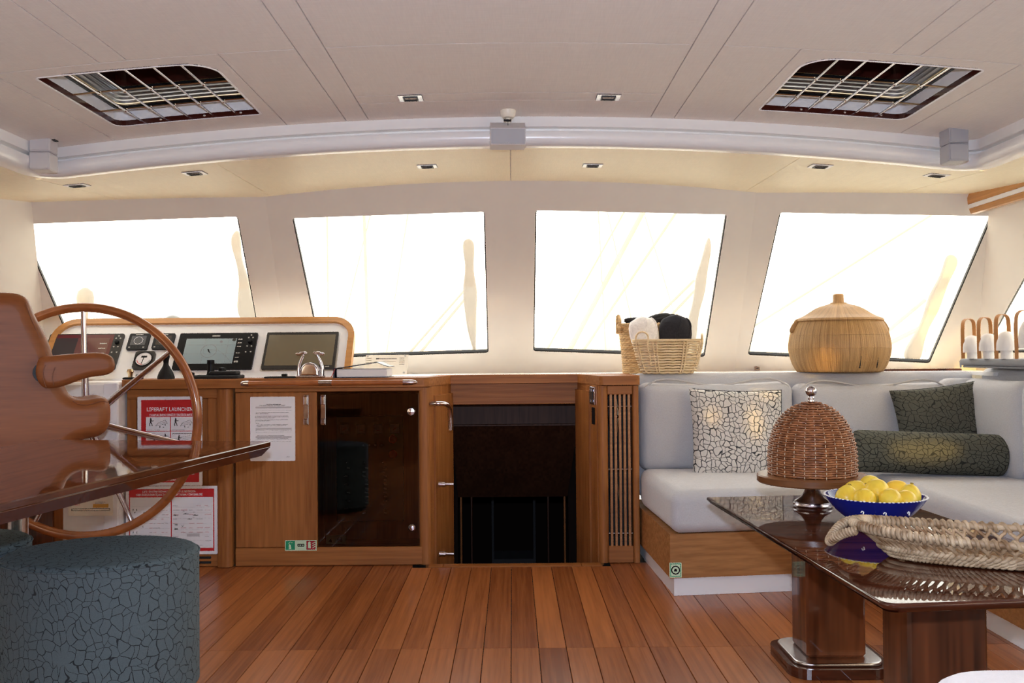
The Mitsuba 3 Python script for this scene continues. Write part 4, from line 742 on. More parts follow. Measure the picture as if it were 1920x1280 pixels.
# helm chair: turned a little, so that one looks straight at its side
CP0 = aty(100, 690, 3.93); CR = np.array([-.5, .866, 0]); CEX = np.array([.866, .5, 0]); MCH = frame(CP0, CEX, (0, 0, 1))
cpx = lambda pts: [tuple(local(MCH, onplane(x, y, CP0, CR))[:2]) for x, y in pts]
def chz(d): return MCH @ np.array([[1, 0, 0, 0], [0, 1, 0, 0], [0, 0, 1, -d], [0, 0, 0, 1.0]])
sil = [(-112, 640), (-92, 585), (-60, 556), (-10, 547), (25, 548), (44, 553), (55, 563), (62, 580), (78, 612), (92, 640), (101, 668), (110, 700), (122, 722), (128, 735), (138, 744), (155, 748.5), (172, 747), (188, 744.5), (200, 746), (208, 758), (210, 778), (207, 798), (198, 812), (184, 820), (160, 825), (140, 834), (125, 850), (110, 875), (60, 885), (-40, 885), (-105, 870), (-118, 760)]
g = Polygon(smoothline(cpx(sil), 220, True)).buffer(0)
t = thing('helm_chair', 'brown leather helm chair with an armrest in front of the wheel', 'chair')
part(t, 'shell', put(softblock(g, .40, .06, 200, 7), chz(.40)), 'leather', 50)
ar = cpx([(68, 683), (74, 671), (90, 667), (125, 664), (170, 661), (195, 663), (208, 670), (212.5, 682), (210, 694), (200, 701), (175, 705), (150, 711), (120, 722), (98, 726.5), (80, 724), (70, 712), (66, 697)])
for d in (-.012, .49): part(t, 'armrest', put(softblock(Polygon(smoothline(ar, 120, True)).buffer(0), .075, .030, 130, 7), chz(d)), 'leather', 50)
c_ = cpx([(85, 698)])[0]; part(t, 'pivot', put(lathe([(0, 0), (.044, 0), (.044, .05), (0, .05)], 32, (c_[0] - .005, c_[1], 0)), chz(.03)), 'gasket', 40)
def seamline(px, d, n=14): q = smoothline([(x, z, -d) for x, z in cpx(px)], n); return put(tube(q, .0016, 5), MCH)
for q in ([(85, 726), (80, 712), (79, 697), (83, 684)], [(99, 722), (96, 710), (98, 696), (101, 688)]): part(t, 'seam', seamline(q, -.0885), 'leather_dark', True)
part(t, 'seam', seamline([(137, 752), (150, 758), (170, 758), (195, 752), (204, 755)], .006), 'leather_dark', True); part(t, 'seam', seamline([(48, 566), (60, 600), (78, 640), (90, 672)], .012), 'leather_dark', True)
cb = CP0 + CEX * -.28 + CR * .2; part(t, 'post', lathe([(.20, 0), (.20, .02), (.07, .05), (.06, .30), (.06, .66)], 32, (cb[0], cb[1], .001)), 'chrome', 40)

# ================================================================== LEFT: DINING TABLE AND STOOLS
ZT = .76
A_, B_ = atz(507, 827, ZT), atz(0, 944, ZT); d_ = (B_ - A_)[:2]; d_ /= np.linalg.norm(d_); B2 = A_[:2] + d_ * 2.0
C_ = atz(150, 824, ZT); e_ = (C_ - A_)[:2]; e_ /= np.linalg.norm(e_); D2 = A_[:2] + e_ * .98; E2 = B2 + e_ * .98
t = thing('dining_table', 'glossy dark wooden dining table with a sharp corner in the left foreground', 'table')
pts = [A_[:2], B2, E2, D2]
part(t, 'tabletop', slab(pts, ZT - .020, ZT, .0035, .002), 'dining', label='mirror-glossy top'); part(t, 'bevel', slab(pts, ZT - .052, ZT - .0205, 0, .0305, bin=.045) if False else slab([np.array(p) * 1.0 for p in pts], ZT - .056, ZT - .0205, .002, .0335, .026), 'dining_edge', label='undercut glossy edge')
cen = np.mean(pts, axis=0)
for px, Y in ((31, 3.55),):
    p = np.array([(px - 957) / F * Y, Y]); part(t, 'leg', lathe([(.15, 0), (.15, .012), (.036, .03), (.036, ZT - .058)], 32, (*p, .002)), 'steel', 40, label='round steel pedestal')
crack_mat('stool_side', (.078, .108, .120), (.010, .016, .020), lambda p: dr.atan2(p.y - 2.98, p.x + 1.36) * .31, lambda p: p.z, 32, .045)
crack_mat('stool_top', (.078, .108, .120), (.010, .016, .020), lambda p: p.x, lambda p: p.y, 32, .045)
def stool(label, cx, cy, zt_, rx, ry):
    t = thing('stool', label, 'stool', 'round upholstered stools')
    g_ = np.linspace(0, np.pi / 2, 7); r_ = .022
    pr = [(1 - r_ / rx + r_ / rx * math.sin(a), zt_ - r_ + r_ * math.cos(a)) for a in g_]
    side = lathe([(1, .03), (1, .2), (1, .35), *pr[::-1][:4]], 96); side.apply_scale([rx, ry, 1]); topm = lathe([*pr[::-1][3:], (.8, zt_ + .003), (.5, zt_ + .006), (0, zt_ + .008)], 96); topm.apply_scale([rx, ry, 1])
    part(t, 'cover', mv(side, cx, cy, 0), 'stool_side', True); part(t, 'seat', mv(topm, cx, cy, 0), 'stool_top', True)
    s2 = lathe([(.0, 0), (.95, 0), (.95, .03), (0, .03)], 64); s2.apply_scale([rx, ry, 1]); part(t, 'foot', mv(s2, cx, cy, .001), 'black_soft')
    pp = np.stack([cx + (rx + .0005) * np.cos(np.linspace(0, 2 * np.pi, 96, endpoint=False)), cy + (ry + .0005) * np.sin(np.linspace(0, 2 * np.pi, 96, endpoint=False)), np.full(96, zt_ - .014)], 1); part(t, 'piping', tube(pp, .003, 6, True), 'stool_side', True)
stool('grey-green crackle-patterned round stool, the one fully in view under the table edge', -1.358, 3.00, .468, .308, .262)
stool('grey-green crackle-patterned round stool cut off by the left edge of the photo', -2.01, 3.16, .468, .308, .262)

# ================================================================== SOFA
FR = lambda x: 4.105 + .12 * (x - .72)          # front line of the sofa base
t = thing('corner_sofa', 'light grey corner sofa on a wooden base along the right side', 'sofa')
bpts = [(.705, FR(.72) + 0), (1.85, FR(1.85)), (1.85, 2.2), (2.62, 2.2), (2.62, 5.10), (.675, 5.10), (.675, 4.82)]
part(t, 'wood_base', prism(Polygon(bpts), .197, .086), 'teak_base', 30)
ip = Polygon(bpts).buffer(-.022, join_style=2); part(t, 'plinth', prism(ip.union(sbox(.70, 4.9, .73, 5.05)), .0845, .001), 'plinth')
ch = [(.676, 4.80), (.712, 4.085), (1.80, 4.085 + .12 * 1.09), (1.80, 4.93), (.690, 4.94)]
def softslab(pts, z0, z1, r, seam=True): return mv(softblock(Polygon(pts).buffer(-.03).buffer(.03), z1 - z0, r, 180, 8), 0, 0, z0)
sc1 = part(t, 'seat_cushion', softslab(ch, .284, .480, .055), 'sofa', 50)
sc2 = part(t, 'seat_cushion', softslab([(1.815, 2.2), (2.60, 2.2), (2.60, 4.93), (1.815, 4.93)], .284, .480, .055), 'sofa', 50)
part(t, 'back_panel', mv(rbox(.69, 2.60, 5.105, 5.235, .30, .988, .035, 5), 0, 0, 0), 'sofa_grey', 40)
sc = [('back_cushion', cushion(.692, 1.535, 4.935, 5.10, .455, .945, .06, (0, .028, -.018), 12, .004, 3)), ('back_cushion', cushion(1.545, 2.40, 4.935, 5.10, .455, .930, .06, (0, .028, -.008), 12, .004, 5))]
for n_, m in sc:
    k = part(t, n_, m, 'sofa', 50)
for x0, x1, z1 in ((.70, 1.528, .945), (1.553, 2.39, .930)):
    P = smoothline([(x0 + .02, 4.955, z1 - .03), (x0 + .05, 4.958, z1 - .009), ((x0 + x1) / 2, 4.958, z1 - .022), (x1 - .05, 4.958, z1 - .009), (x1 - .02, 4.955, z1 - .03)], 30); part(t, 'piping', tube(P, .005, 6), 'piping', True)
# right-hand run: back panel, cushions along the side
part(t, 'back_panel', rbox(2.62, 2.76, 2.2, 5.1, .30, 1.008, .05, 5), 'sofa', 40)
for y0, y1 in ((4.36, 4.92), (3.4, 4.35), (2.4, 3.39)): part(t, 'back_cushion', cushion(2.42, 2.61, y0, y1, .46, .955, .06, (.02, 0, -.01), 10, .004, int(y0 * 10)), 'sofa', 50)
part(t, 'corner_cushion', cushion(2.36, 2.60, 4.95, 5.10, .46, .95, .06, (0, .02, 0), 8, .003, 9), 'sofa', 50)
# sticker on the base
t, Mx, w, h = sheet('round_sticker', 'small green-framed square sticker with a black ring on the sofa base', 'sticker', *[(atz(px, 1083, .086)[0]) for px in (1254.5, 1277.5)], .09, .157, FR(.74) - .003, 'glow_green', .001)
c_ = (w / 2, h / 2); flat(t, 'frame', sbox(0, 0, w, h).buffer(-.004).difference(sbox(0, 0, w, h).buffer(-.007)), Mx, 'sign_green'); flat(t, 'ring', Point(*c_).buffer(.020).difference(Point(*c_).buffer(.015)), Mx, 'black'); flat(t, 'symbol', Polygon([(c_[0] - .008, c_[1] - .006), (c_[0] + .008, c_[1] - .006), (c_[0] + .004, c_[1] + .006), (c_[0] - .004, c_[1] + .006)]), Mx, 'black')

# throw pillows
def pillow(w, h, d, n=26, dip=.05):
    u, v = np.meshgrid(np.linspace(-1, 1, n), np.linspace(-1, 1, n), indexing='ij')
    x = u * w / 2 * (1 - dip * (1 - v ** 2)); z = v * h / 2 * (1 - dip * (1 - u ** 2)); k = np.sqrt(np.clip((1 - u ** 2) * (1 - v ** 2), 0, 1)) ** .8
    wr = (meshkit.fbm(np.stack([u * 1.6, v * 1.6, 0 * u], -1), 3, 4) - .5) * .025 * k
    A = np.stack([x, -d / 2 * k - wr, z], -1).reshape(-1, 3); B = np.stack([x, d / 2 * k, z], -1).reshape(-1, 3); idx = np.arange(n * n).reshape(n, n)
    q = np.stack([idx[:-1, :-1], idx[1:, :-1], idx[1:, 1:], idx[:-1, 1:]], -1).reshape(-1, 4); f = np.vstack([q[:, [0, 1, 2]], q[:, [0, 2, 3]]])
    m = tm(np.vstack([A, B]), np.vstack([f, f[:, ::-1] + n * n])); m.merge_vertices(digits_vertex=6); return m
crack_mat('pillow_white', (.62, .60, .57), (.016, .018, .022), lambda p: p.x, lambda p: p.z, 39, .075, .08, False)
crack_mat('pillow_olive', (.085, .088, .070), (.014, .016, .013), lambda p: p.x, lambda p: p.z, 38, .07, .2, False)
crack_mat('bolster', (.085, .088, .068), (.014, .016, .012), lambda p: p.x, lambda p: p.z * 1.25, 36, .08, .2, False)
m = rot(rot(pillow(.50, .485, .15), -16, (1, 0, 0)), 1.5, (0, 1, 0)); t = thing('throw_pillow', 'square off-white pillow with black crackle lines on the sofa', 'pillow', mesh=mv(m, 1.190, 4.80, .675), mat='pillow_white', smooth=60)
m = rot(rot(rot(pillow(.44, .36, .16, dip=.06), -12, (1, 0, 0)), -7, (0, 1, 0)), -12); t = thing('throw_pillow', 'square dark olive crackle-patterned pillow behind the bolster', 'pillow', mesh=mv(m, 2.255, 4.80, .742), mat='pillow_olive', smooth=60)
PB = np.array([[0, 0], [.085, .0], [.100, .006], [.1045, .02], [.1045, .05], [.104, .25], [.1035, .55], [.103, .68], [.1025, .693], [.099, .706], [.085, .712], [0, .712]])
m = rot(rot(lathe(PB, 48), 90, (0, 1, 0)), 2, (0, 1, 0)); t = thing('bolster', 'dark olive crackle-patterned bolster lying on the sofa seat', 'bolster')
part(t, 'roll', rot(mv(m, 1.715, 4.56, .605), -4, (0, 0, 1), (1.715, 4.56, 0)), 'bolster', 40); part(t, 'end_tag', cbox(2.424, 2.428, 4.474, 4.479, .58, .62, .001), 'black_cloth')

# ================================================================== ON THE LEDGE
# tall seagrass basket
def wavy_ring(cx, cy, z, rx, ry, n, k, amp, ph, r, sq=1.0, zw=0.0):
    a = np.linspace(0, 2 * np.pi, n, endpoint=False); w_ = amp * np.sin(k * a + ph)
    return tube(np.stack([cx + (rx + w_) * np.cos(a), cy + (ry + w_) * np.sin(a), z + zw * np.sin(k * a + ph * 2)], 1), r, 6, True, squash=(sq, 1))
t = thing('tall_basket', 'tall woven seagrass basket with rope handles behind the small basket', 'basket')
bc = np.array([hx(1214, 5.37), 5.37]); rows = []
z = zL + .006
for k in range(25):
    rr = .142 + .022 * (k / 24) ** 1.5; rows.append(wavy_ring(*bc, z + .0108 * k, rr, rr, 120, 24, .0028, np.pi * (k % 2), .0066, 1.0, .0016))
part(t, 'body', cat(rows), 'seagrass', True, kind='stuff'); part(t, 'lining', lathe([(.0, zL + .002), (.136, zL + .002), (.156, zL + .26), (.150, zL + .26), (.13, zL + .01), (0, zL + .01)], 40, (*bc, 0)), 'seagrass', 40)
a = np.linspace(0, 2 * np.pi, 200, endpoint=False); zr = z + .0108 * 25 + .004
for q in range(2): part(t, 'rim_rope', tube(np.stack([bc[0] + (.166 + .007 * np.cos(30 * a + np.pi * q)) * np.cos(a), bc[1] + (.166 + .007 * np.cos(30 * a + np.pi * q)) * np.sin(a), zr + .007 * np.sin(30 * a + np.pi * q)], 1), .0085, 6, True), 'seagrass', True)
for s in (-1, 1):
    hp = smoothline([(bc[0] + s * .168, bc[1] - .06, zr - .04), (bc[0] + s * .170, bc[1] - .058, zr + .015), (bc[0] + s * .172, bc[1] - .03, zr + .052), (bc[0] + s * .173, bc[1], zr + .06), (bc[0] + s * .172, bc[1] + .03, zr + .052), (bc[0] + s * .170, bc[1] + .058, zr + .015), (bc[0] + s * .168, bc[1] + .06, zr - .04)], 60)
    ph = np.linspace(0, 26 * np.pi, 60)
    for q in range(2): part(t, 'handle', tube(hp + .0055 * np.stack([np.cos(ph + q * np.pi), np.sin(ph + q * np.pi), 0 * ph], 1), .0072, 6), 'seagrass', True)
def crumple(r, sx, sy, sz, seed, amp=.25, sub=4, fr=3.0):
    m = trimesh.creation.icosphere(sub, 1.0); v = np.array(m.vertices); v *= 1 + amp * 2 * (meshkit.fbm(v * fr / 2 + 5, 4, seed) - .5)[:, None]; return tm(v * np.array([sx, sy, sz]) * r, m.faces)
t = thing('dark_garment', 'crumpled black garment in the tall seagrass basket', 'garment'); part(t, 'bundle', mv(crumple(.115, 1.05, .9, .30, 3), bc[0] - .005, bc[1] - .01, zr + .012), 'black_cloth', True); part(t, 'fold', mv(rot(crumple(.07, 1.3, .55, .5, 8, .3), -12, (0, 1, 0)), bc[0] + .062, bc[1] - .05, zr + .036), 'black_cloth', True); part(t, 'fold', mv(crumple(.05, 1.7, .6, .4, 12, .3), bc[0] - .06, bc[1] - .03, zr + .03), 'black_cloth', True)
# small reed basket with two rolled towels
t = thing('reed_basket', 'small pale reed basket with loop handles holding two rolled towels', 'basket'); sb = np.array([hx(1252, 5.12), 5.12]); z = zL + .0065; rows = []
for k in range(12):
    f_ = k / 11; rx = .140 + .056 * f_ ** .6; ry = .060 + .022 * f_ ** .6; rows.append(wavy_ring(*sb, z + .0149 * k + .002, rx, ry, 110, 18, .0012, np.pi * (k % 2), .0068, .8, .0012))
part(t, 'weave', cat(rows), 'reed_pale', True, kind='stuff'); part(t, 'floor_board', mv(lathe([(0, 0), (1, 0), (1, .004), (0, .004)], 40), 0, 0, 0).apply_scale([.137, .058, 1]).apply_translation([*sb, zL + .0038]), 'reed_pale')
for k in range(2): part(t, 'rim', wavy_ring(*sb, z + .178 + .007 * k,   .1975, .083, 110, 4, .0005, 0, .005), 'reed_pale', True)
def on_basket(a, f_, out=.006): return np.array([sb[0] + (.140 + .056 * f_ ** .6 + out) * math.cos(a), sb[1] + (.060 + .022 * f_ ** .6 + out) * math.sin(a), z + .166 * f_])
for a0 in (-148, -118, -112, -68, -62, -32, 30, 62, 118, 150): part(t, 'rib', tube([on_basket(math.radians(a0), q) for q in np.linspace(0, 1.06, 9)], .0042, 6), 'reed_pale', True)
for px0, a1, a2 in ((0, -155, -128), (1, -22, 8)):
    A1, A2 = on_basket(math.radians(a1), 1.0, .004), on_basket(math.radians(a2), 1.0, .004); L1, L2 = on_basket(math.radians(a1), .25), on_basket(math.radians(a2), .25); ht = .065 if px0 == 0 else .05
    part(t, 'loop_handle', tube(smoothline([L1, (L1 + A1) / 2, A1, A1 + [0, 0, ht * .7], (A1 + A2) / 2 + [0, 0, ht], A2 + [0, 0, ht * .7], A2, (L2 + A2) / 2, L2], 50), .0048, 8), 'reed_pale', True)
def towel(label, mat, c, r, L, lean, ry_):
    t = thing('rolled_towel', label, 'towel'); a = np.linspace(0, np.pi / 2, 12)
    prof = [(0, 0), (r * .55, 0), (r * .60, .02), (r * .72, .09), (r * .93, .17)] + [(r * math.cos(q) ** .75 if q < 1.57 else 0, L - r * .85 + r * .85 * math.sin(q)) for q in a]
    m = lathe(np.vstack([prof[:3], smoothline(prof[3:], 26)]), 44); v = np.array(m.vertices); v[:, 1] *= ry_; an = np.arctan2(v[:, 1], v[:, 0]); v *= (1 + .09 * (meshkit.fbm(v * 16 + 3, 3, 5) - .5) + .010 * np.sin(an * 1.0 + v[:, 2] * 40))[:, None]
    M_ = lambda q: mv(rot(rot(q, lean, (0, 1, 0)), -10, (1, 0, 0)), *c); part(t, 'roll', M_(tm(v, m.faces)), mat, True)
    for k in range(2):
        zz = np.linspace(.10, L - .012, 24); rr = np.interp(zz, [p[1] for p in prof[2:]], [p[0] for p in prof[2:]]); th = -1.9 + .9 * k + np.linspace(0, .7, 24); part(t, 'fold', M_(tube(np.stack([rr * np.cos(th), rr * ry_ * np.sin(th), zz], 1), .004, 6)), mat, True)
towel('white rolled towel on the left in the small reed basket', 'towel_white', (hx(1219, 5.1), 5.115, zL + .022), .084, .308, -7, .55)
towel('black rolled towel on the right in the small reed basket', 'towel_black', (hx(1264, 5.1), 5.12, zL + .022), .094, .315, 5, .52)
# big lidded basket
t = thing('lidded_basket', 'big round lidded basket with a stem-like knob on the sofa ledge', 'basket'); c_ = np.array([hx(1573, 5.15), 5.15]); S_ = 5.15 / F; z0 = zL + .0045
pr = [(0, 0), (76, 0), (80, 6), (85, 16), (89, 30), (91, 45), (89.5, 60), (86, 75), (80.5, 87), (76.5, 94)]; pr2 = [(77.5, 94), (78.5, 97), (74, 100), (59, 107), (42, 118), (28, 123.5), (16, 127), (11.5, 129)]
def ribbed(prof, n, k, amp): 
    m = lathe(np.array(prof) * S_, n); v = np.array(m.vertices); a = np.arctan2(v[:, 1], v[:, 0]); r = np.linalg.norm(v[:, :2], axis=1); w_ = 1 + amp * np.sin(k * a) / np.maximum(r, .03); v[:, :2] *= np.where(r > .03, w_, 1)[:, None]; return tm(v, m.faces)
dens = lambda p, n: smoothline(np.array(p, float), n)
part(t, 'body', mv(ribbed(np.vstack([[(0, 0), (60, 0)], dens(pr[1:], 26)]), 600, 150, .0011), *c_, z0), 'bulb_reed', True)
lid = part(t, 'lid', mv(ribbed(dens(pr2, 26), 600, 150, .0011), *c_, z0), 'bulb_reed', True); part(lid, 'knob', mv(ribbed([(10.5, 128), (9.8, 133), (9.4, 140), (9.6, 143), (8.5, 145), (0, 145)], 120, 30, .0006), *c_, z0), 'bulb_reed', True)
part(t, 'lid_band', wavy_ring(*c_, z0 + 95.5 * S_, 78 * S_, 78 * S_, 160, 40, .0012, 0, .0052), 'bulb_reed', True); part(lid, 'collar', wavy_ring(*c_, z0 + 128 * S_, 13 * S_, 13 * S_, 60, 12, .001, 0, .004), 'bulb_reed', True)
for k in range(3): part(t, 'weave_band', wavy_ring(*c_, z0 + (20 + 24 * k) * S_, (86.2, 90.9, 87.9)[k] * S_, (86.2, 90.9, 87.9)[k] * S_, 400, 100, .0008, 0, .0022), 'bulb_reed', True)
for s in (-1, 1):
    q = [(c_[0] + s * 75 * S_, c_[1] - .01, z0 + 97 * S_), (c_[0] + s * 84 * S_, c_[1] - .012, z0 + 86 * S_), (c_[0] + s * 91 * S_, c_[1] - .01, z0 + 73 * S_)]; part(t, 'ear_handle', tube(smoothline(q, 12), .016 * np.sqrt(np.clip(1 - (np.linspace(-.9, 1, 12)) ** 4, .06, 1)), 10, squash=(.35, 1) if True else None), 'bulb_reed', True)
for px, z_a, z_b in ((1579, 8, 30), (1614, 8, 26)):
    x_ = (px - 1572) * S_; ra = .075 / S_ * S_
    P = [(c_[0] + x_, c_[1] - math.sqrt((np.interp(z, [0, 6, 16, 30], [76, 80, 85, 89]) * S_) ** 2 - x_ ** 2) - .0006, z0 + z * S_) for z in np.linspace(z_a, z_b, 8)]; part(t, 'crack', tube(P, np.linspace(.004, .0015, 8), 6), 'black_cloth', True)
# little wall plate
t = thing('wall_plate', 'tiny brown square plate on the white wall left of the lidded basket', 'plate'); p = onplane(1419, 690, FAC['outer_right']['P'], FAC['outer_right']['N']); part(t, 'plate', cbox(p[0] - .016, p[0] + .016, p[1] - .012, p[1], p[2] - .013, p[2] + .013, .002), 'brown_plate'); part(t, 'slot', cbox(p[0] - .008, p[0] + .008, p[1] - .014, p[1] - .0115, p[2] - .003, p[2] + .003, .001), 'dark_grey')
# lanterns in a row on a grey box
t = thing('storage_box', 'grey flat box under the row of lanterns on the right ledge', 'box'); by0, by1 = 4.2, 5.02
part(t, 'lid', rbox(2.475, 2.76, by0, by1, 1.022, 1.058, .012, 3), 'box_grey', 40); part(t, 'body', cbox(2.49, 2.75, by0 + .01, by1 - .01, 1.0095, 1.022, .003), 'box_grey'); part(t, 'clasp', rod([2.478, by1 - .004, 1.045], [2.485, by1 + .004, 1.01], .005, 8), 'alu', 40)
def lantern(px, Y, label, py_base=671.5, rad=16.2, arch=597, dome=628, rim=660, turn=0.55):
    t = thing('lantern', label, 'lantern', 'portable lanterns on the right ledge'); s = Y / F; x = hx(px, Y); z0 = 1.0585; hz_ = lambda v: (py_base - v) * s * 36 / 36
    hd, hr, ha = hz_(dome), hz_(rim), hz_(arch); r = rad * s; hd -= 0
    part(t, 'base', lathe([(0, 0), (r * .56, 0), (r * .56, hr + .004), (0, hr + .004)], 28, (x, Y, z0)), 'lamp_white', 40)
    g_ = np.linspace(0, np.pi / 2, 10); part(t, 'shade', lathe([(r * .56, hr), (r, hr)] + [(r * math.cos(a) ** .8 if math.cos(a) > 1e-6 else 0, hr + (hd - hr) * (.28 + .72 * math.sin(a))) for a in g_], 36, (x, Y, z0)), 'lamp_white', 40)
    ex = np.array([math.cos(turn), math.sin(turn), 0]); w_ = r * 1.12; A = []
    for q in [(-w_, 0), (-w_, hr), (-w_, ha * .80), (-w_ * .85, ha * .93), (-w_ * .45, ha * .99), (0, ha), (w_ * .45, ha * .99), (w_ * .85, ha * .93), (w_, ha * .80), (w_, hr), (w_, 0)]: A.append(np.array([x, Y + r * .72, z0 + .001]) + ex * q[0] + [0, -.0, q[1]])
    P = smoothline(A, 60); off = np.cross(ex, [0, 0, 1]) * .010; tl = []
    n_ = len(P); tg = np.gradient(P, axis=0); tg /= np.linalg.norm(tg, axis=1, keepdims=True); nn = np.cross(tg, np.cross(ex, [0, 0, 1])); V = np.stack([P + off + nn * .0014, P - off + nn * .0014, P - off - nn * .0014, P + off - nn * .0014], 1).reshape(-1, 3); i, j = np.meshgrid(np.arange(n_ - 1), np.arange(4), indexing='ij'); j2 = (j + 1) % 4
    q = np.stack([i * 4 + j, i * 4 + j2, (i + 1) * 4 + j2, (i + 1) * 4 + j], -1).reshape(-1, 4); part(t, 'strap_handle', tm(V, np.vstack([q[:, [0, 1, 2]], q[:, [0, 2, 3]]])), 'strap', 40)
lantern(1822, 4.90, 'white lantern with a leather strap, leftmost in the row on the grey box'); lantern(1853, 4.74, 'white lantern with a leather strap, second from the left on the grey box', 671.5, 17, 594, 624, 657); lantern(1887, 4.58, 'white lantern with a leather strap, in front of the side window', 671.5, 18.5, 588, 620, 656); lantern(1934, 4.38, 'white lantern with a leather strap cut off by the right edge of the photo', 672, 22, 580, 596, 652, .3)

# ================================================================== COFFEE TABLE
ZC = .55
t = thing('coffee_table', 'glossy dark wooden table with block legs in front of the sofa', 'table')
cps = [atz(1325, 931.5, ZC)[:2], atz(1660, 1133, ZC)[:2]]; A_, B_ = cps; C_ = np.array([1.49, 2.045]); D_ = np.array([1.405, 3.53])
tp = Polygon([A_, B_, C_, D_]); tp = tp.buffer(-.035, join_style=2).buffer(.035, quad_segs=8); tp = Polygon([A_, *[q for q in list(tp.exterior.coords) if np.linalg.norm(np.array(q) - A_) > .1]]).convex_hull
part(t, 'tabletop', slab(list(tp.exterior.coords)[:-1], ZC - .022, ZC, .004, .012), 'varnish', 50, label='mirror-glossy top')
part(t, 'apron', cbox(.98, 1.24, 2.36, 3.28, ZC - .055, ZC - .0225, .006), 'varnish')
for y0, y1 in ((3.14, 3.31), (2.33, 2.50)):
    lg = part(t, 'leg', cbox(1.008, 1.212, y0, y1, .048, ZC - .055, .008), 'varnish_v', label='thick block leg'); part(lg, 'foot_block', mv(prism(rrect(1.11 - .175, 1.11 + .175, y0 - .085, y1 + .085, .075, 8), .034), 0, 0, .001), 'varnish'); part(lg, 'chrome_plate', mv(softblock(rrect(1.11 - .152, 1.11 + .152, y0 - .062, y1 + .062, .06, 8), .013, .005, 120, 4), 0, 0, .035), 'steel', 30, label='chrome plate round the foot')
# cake stand with wicker dome
cc = np.array([hx(1519.5, 3.25), 3.25]); s = 3.25 / F; z0 = ZC + .001
t = thing('cake_stand', 'round wooden cake stand on a chrome foot on the coffee table', 'cake stand')
part(t, 'foot', lathe([(0, 0), (.066, 0), (.068, .006), (.066, .012), (.062, .013), (.063, .018), (.058, .022), (.042, .032), (.030, .048), (.024, .066), (.024, .083), (.03, .086), (0, .086)], 48, (*cc, z0)), 'chrome', 35, label='flared chrome foot')
zp = .6365; zp2 = .665; R_ = .192
part(t, 'plate', lathe([(0, zp), (R_ - .004, zp), (R_, zp + .004), (R_, zp2 - .005), (R_ - .004, zp2), (R_ - .02, zp2), (0, zp2)], 72, (*cc, 0)), 'walnut', 35)
t = thing('wicker_dome', 'brown wicker dome cover with a chrome ball knob on the cake stand', 'dome cover'); r0, hD = .152, .252
def dome_r(f_): return r0 * (np.clip(1 - np.maximum(0, (f_ - .12) / .88) ** 2.35, 0, 1) ** .5) * (1.0 - .015 * (1 - f_))
rows, n_r = [], 33; fz = np.linspace(0, .985, n_r)
for k, f_ in enumerate(fz):
    rr = float(dome_r(f_)); nst = 26; 
    if rr > .03: rows.append(wavy_ring(*cc, zp2 + .005 + hD * f_, rr, rr, 208, nst / 2, .0028, np.pi * (k % 2), .0040, .9, .0006))
    else: rows.append(wavy_ring(*cc, zp2 + .005 + hD * f_, rr, rr, 60, 6, .0005, 0, .0042))
part(t, 'weave', cat(rows), 'wicker', True, kind='stuff')
for k in range(26):
    a = 2 * np.pi * (k + .5) / 26; part(t, 'stake', tube([(cc[0] + float(dome_r(q)) * math.cos(a), cc[1] + float(dome_r(q)) * math.sin(a), zp2 + .001 + hD * q) for q in np.linspace(0, .97, 16)], .0021, 5), 'wicker_light', True)
part(t, 'lining', lathe([(float(dome_r(q)) - .0045, zp2 + .002 + hD * q) for q in np.linspace(0, .985, 20)], 40, (*cc, 0)), 'leather_dark', True)
kz = zp2 + hD + .003; part(t, 'knob', lathe([(0, 0), (.012, 0), (.011, .008), (.009, .016), (.012, .020), (.008, .025)] + [(.0195 * math.sin(a), .0425 - .0195 * math.cos(a)) for a in np.linspace(.45, np.pi, 14)], 32, (*cc, kz - .002)), 'chrome', True, label='chrome ball knob')
# blue bowl and lemons
bc2 = np.array([hx(1636.5, 2.90), 2.90]); RB = .153; zr = .642
t = thing('fruit_bowl', 'cobalt blue bowl with a white-dotted rim on the coffee table', 'bowl'); hb = zr - ZC - .001
outp = [(0, 0), (.062, 0), (.066, .004), (.075, .010), (.098, .026), (.12, .045), (.138, .066), (.150, .084), (.1545, hb)]; inn = [(.1515, hb + .001), (.145, .080), (.13, .062), (.11, .043), (.07, .021), (0, .014)]
part(t, 'bowl', lathe(outp + inn, 72, (*bc2, ZC + .001)), 'cobalt', 50)
for k in range(70):
    a = 2 * np.pi * (k + .3 * RNG.random()) / 70; part(t, 'rim_dot', trimesh.creation.icosphere(1, 1.0).apply_scale([.0042, .0042, .0022]).apply_translation([bc2[0] + .153 * math.cos(a), bc2[1] + .153 * math.sin(a), zr + .0008]), 'glaze_white', True)
for a in (-128, -100, -66): 
    a = math.radians(a); q = .132; part(t, 'glaze_mark', tube([(bc2[0] + q * math.cos(a + e), bc2[1] + q * math.sin(a + e), ZC + .055 + h_) for e, h_ in ((-.03, .0), (0, .006), (.03, .003), (.02, -.006))], .0022, 6), 'glaze_white', True)
def lemon_mesh(L, D):
    u = np.linspace(0, 1, 22); r = D / 2 * np.sin(np.pi * np.clip(u, 0, 1)) ** .62; r[(u < .07)] = np.maximum(r[u < .07], 0) * .55; r[u > .93] *= .55
    pr = np.column_stack([r, (u - .5) * L]); pr[0, 0] = pr[-1, 0] = 0; m = lathe(pr, 28); v = np.array(m.vertices); v *= (1 + .03 * (meshkit.fbm(v * 60, 2, 3) - .5))[:, None]; return tm(v, m.faces)
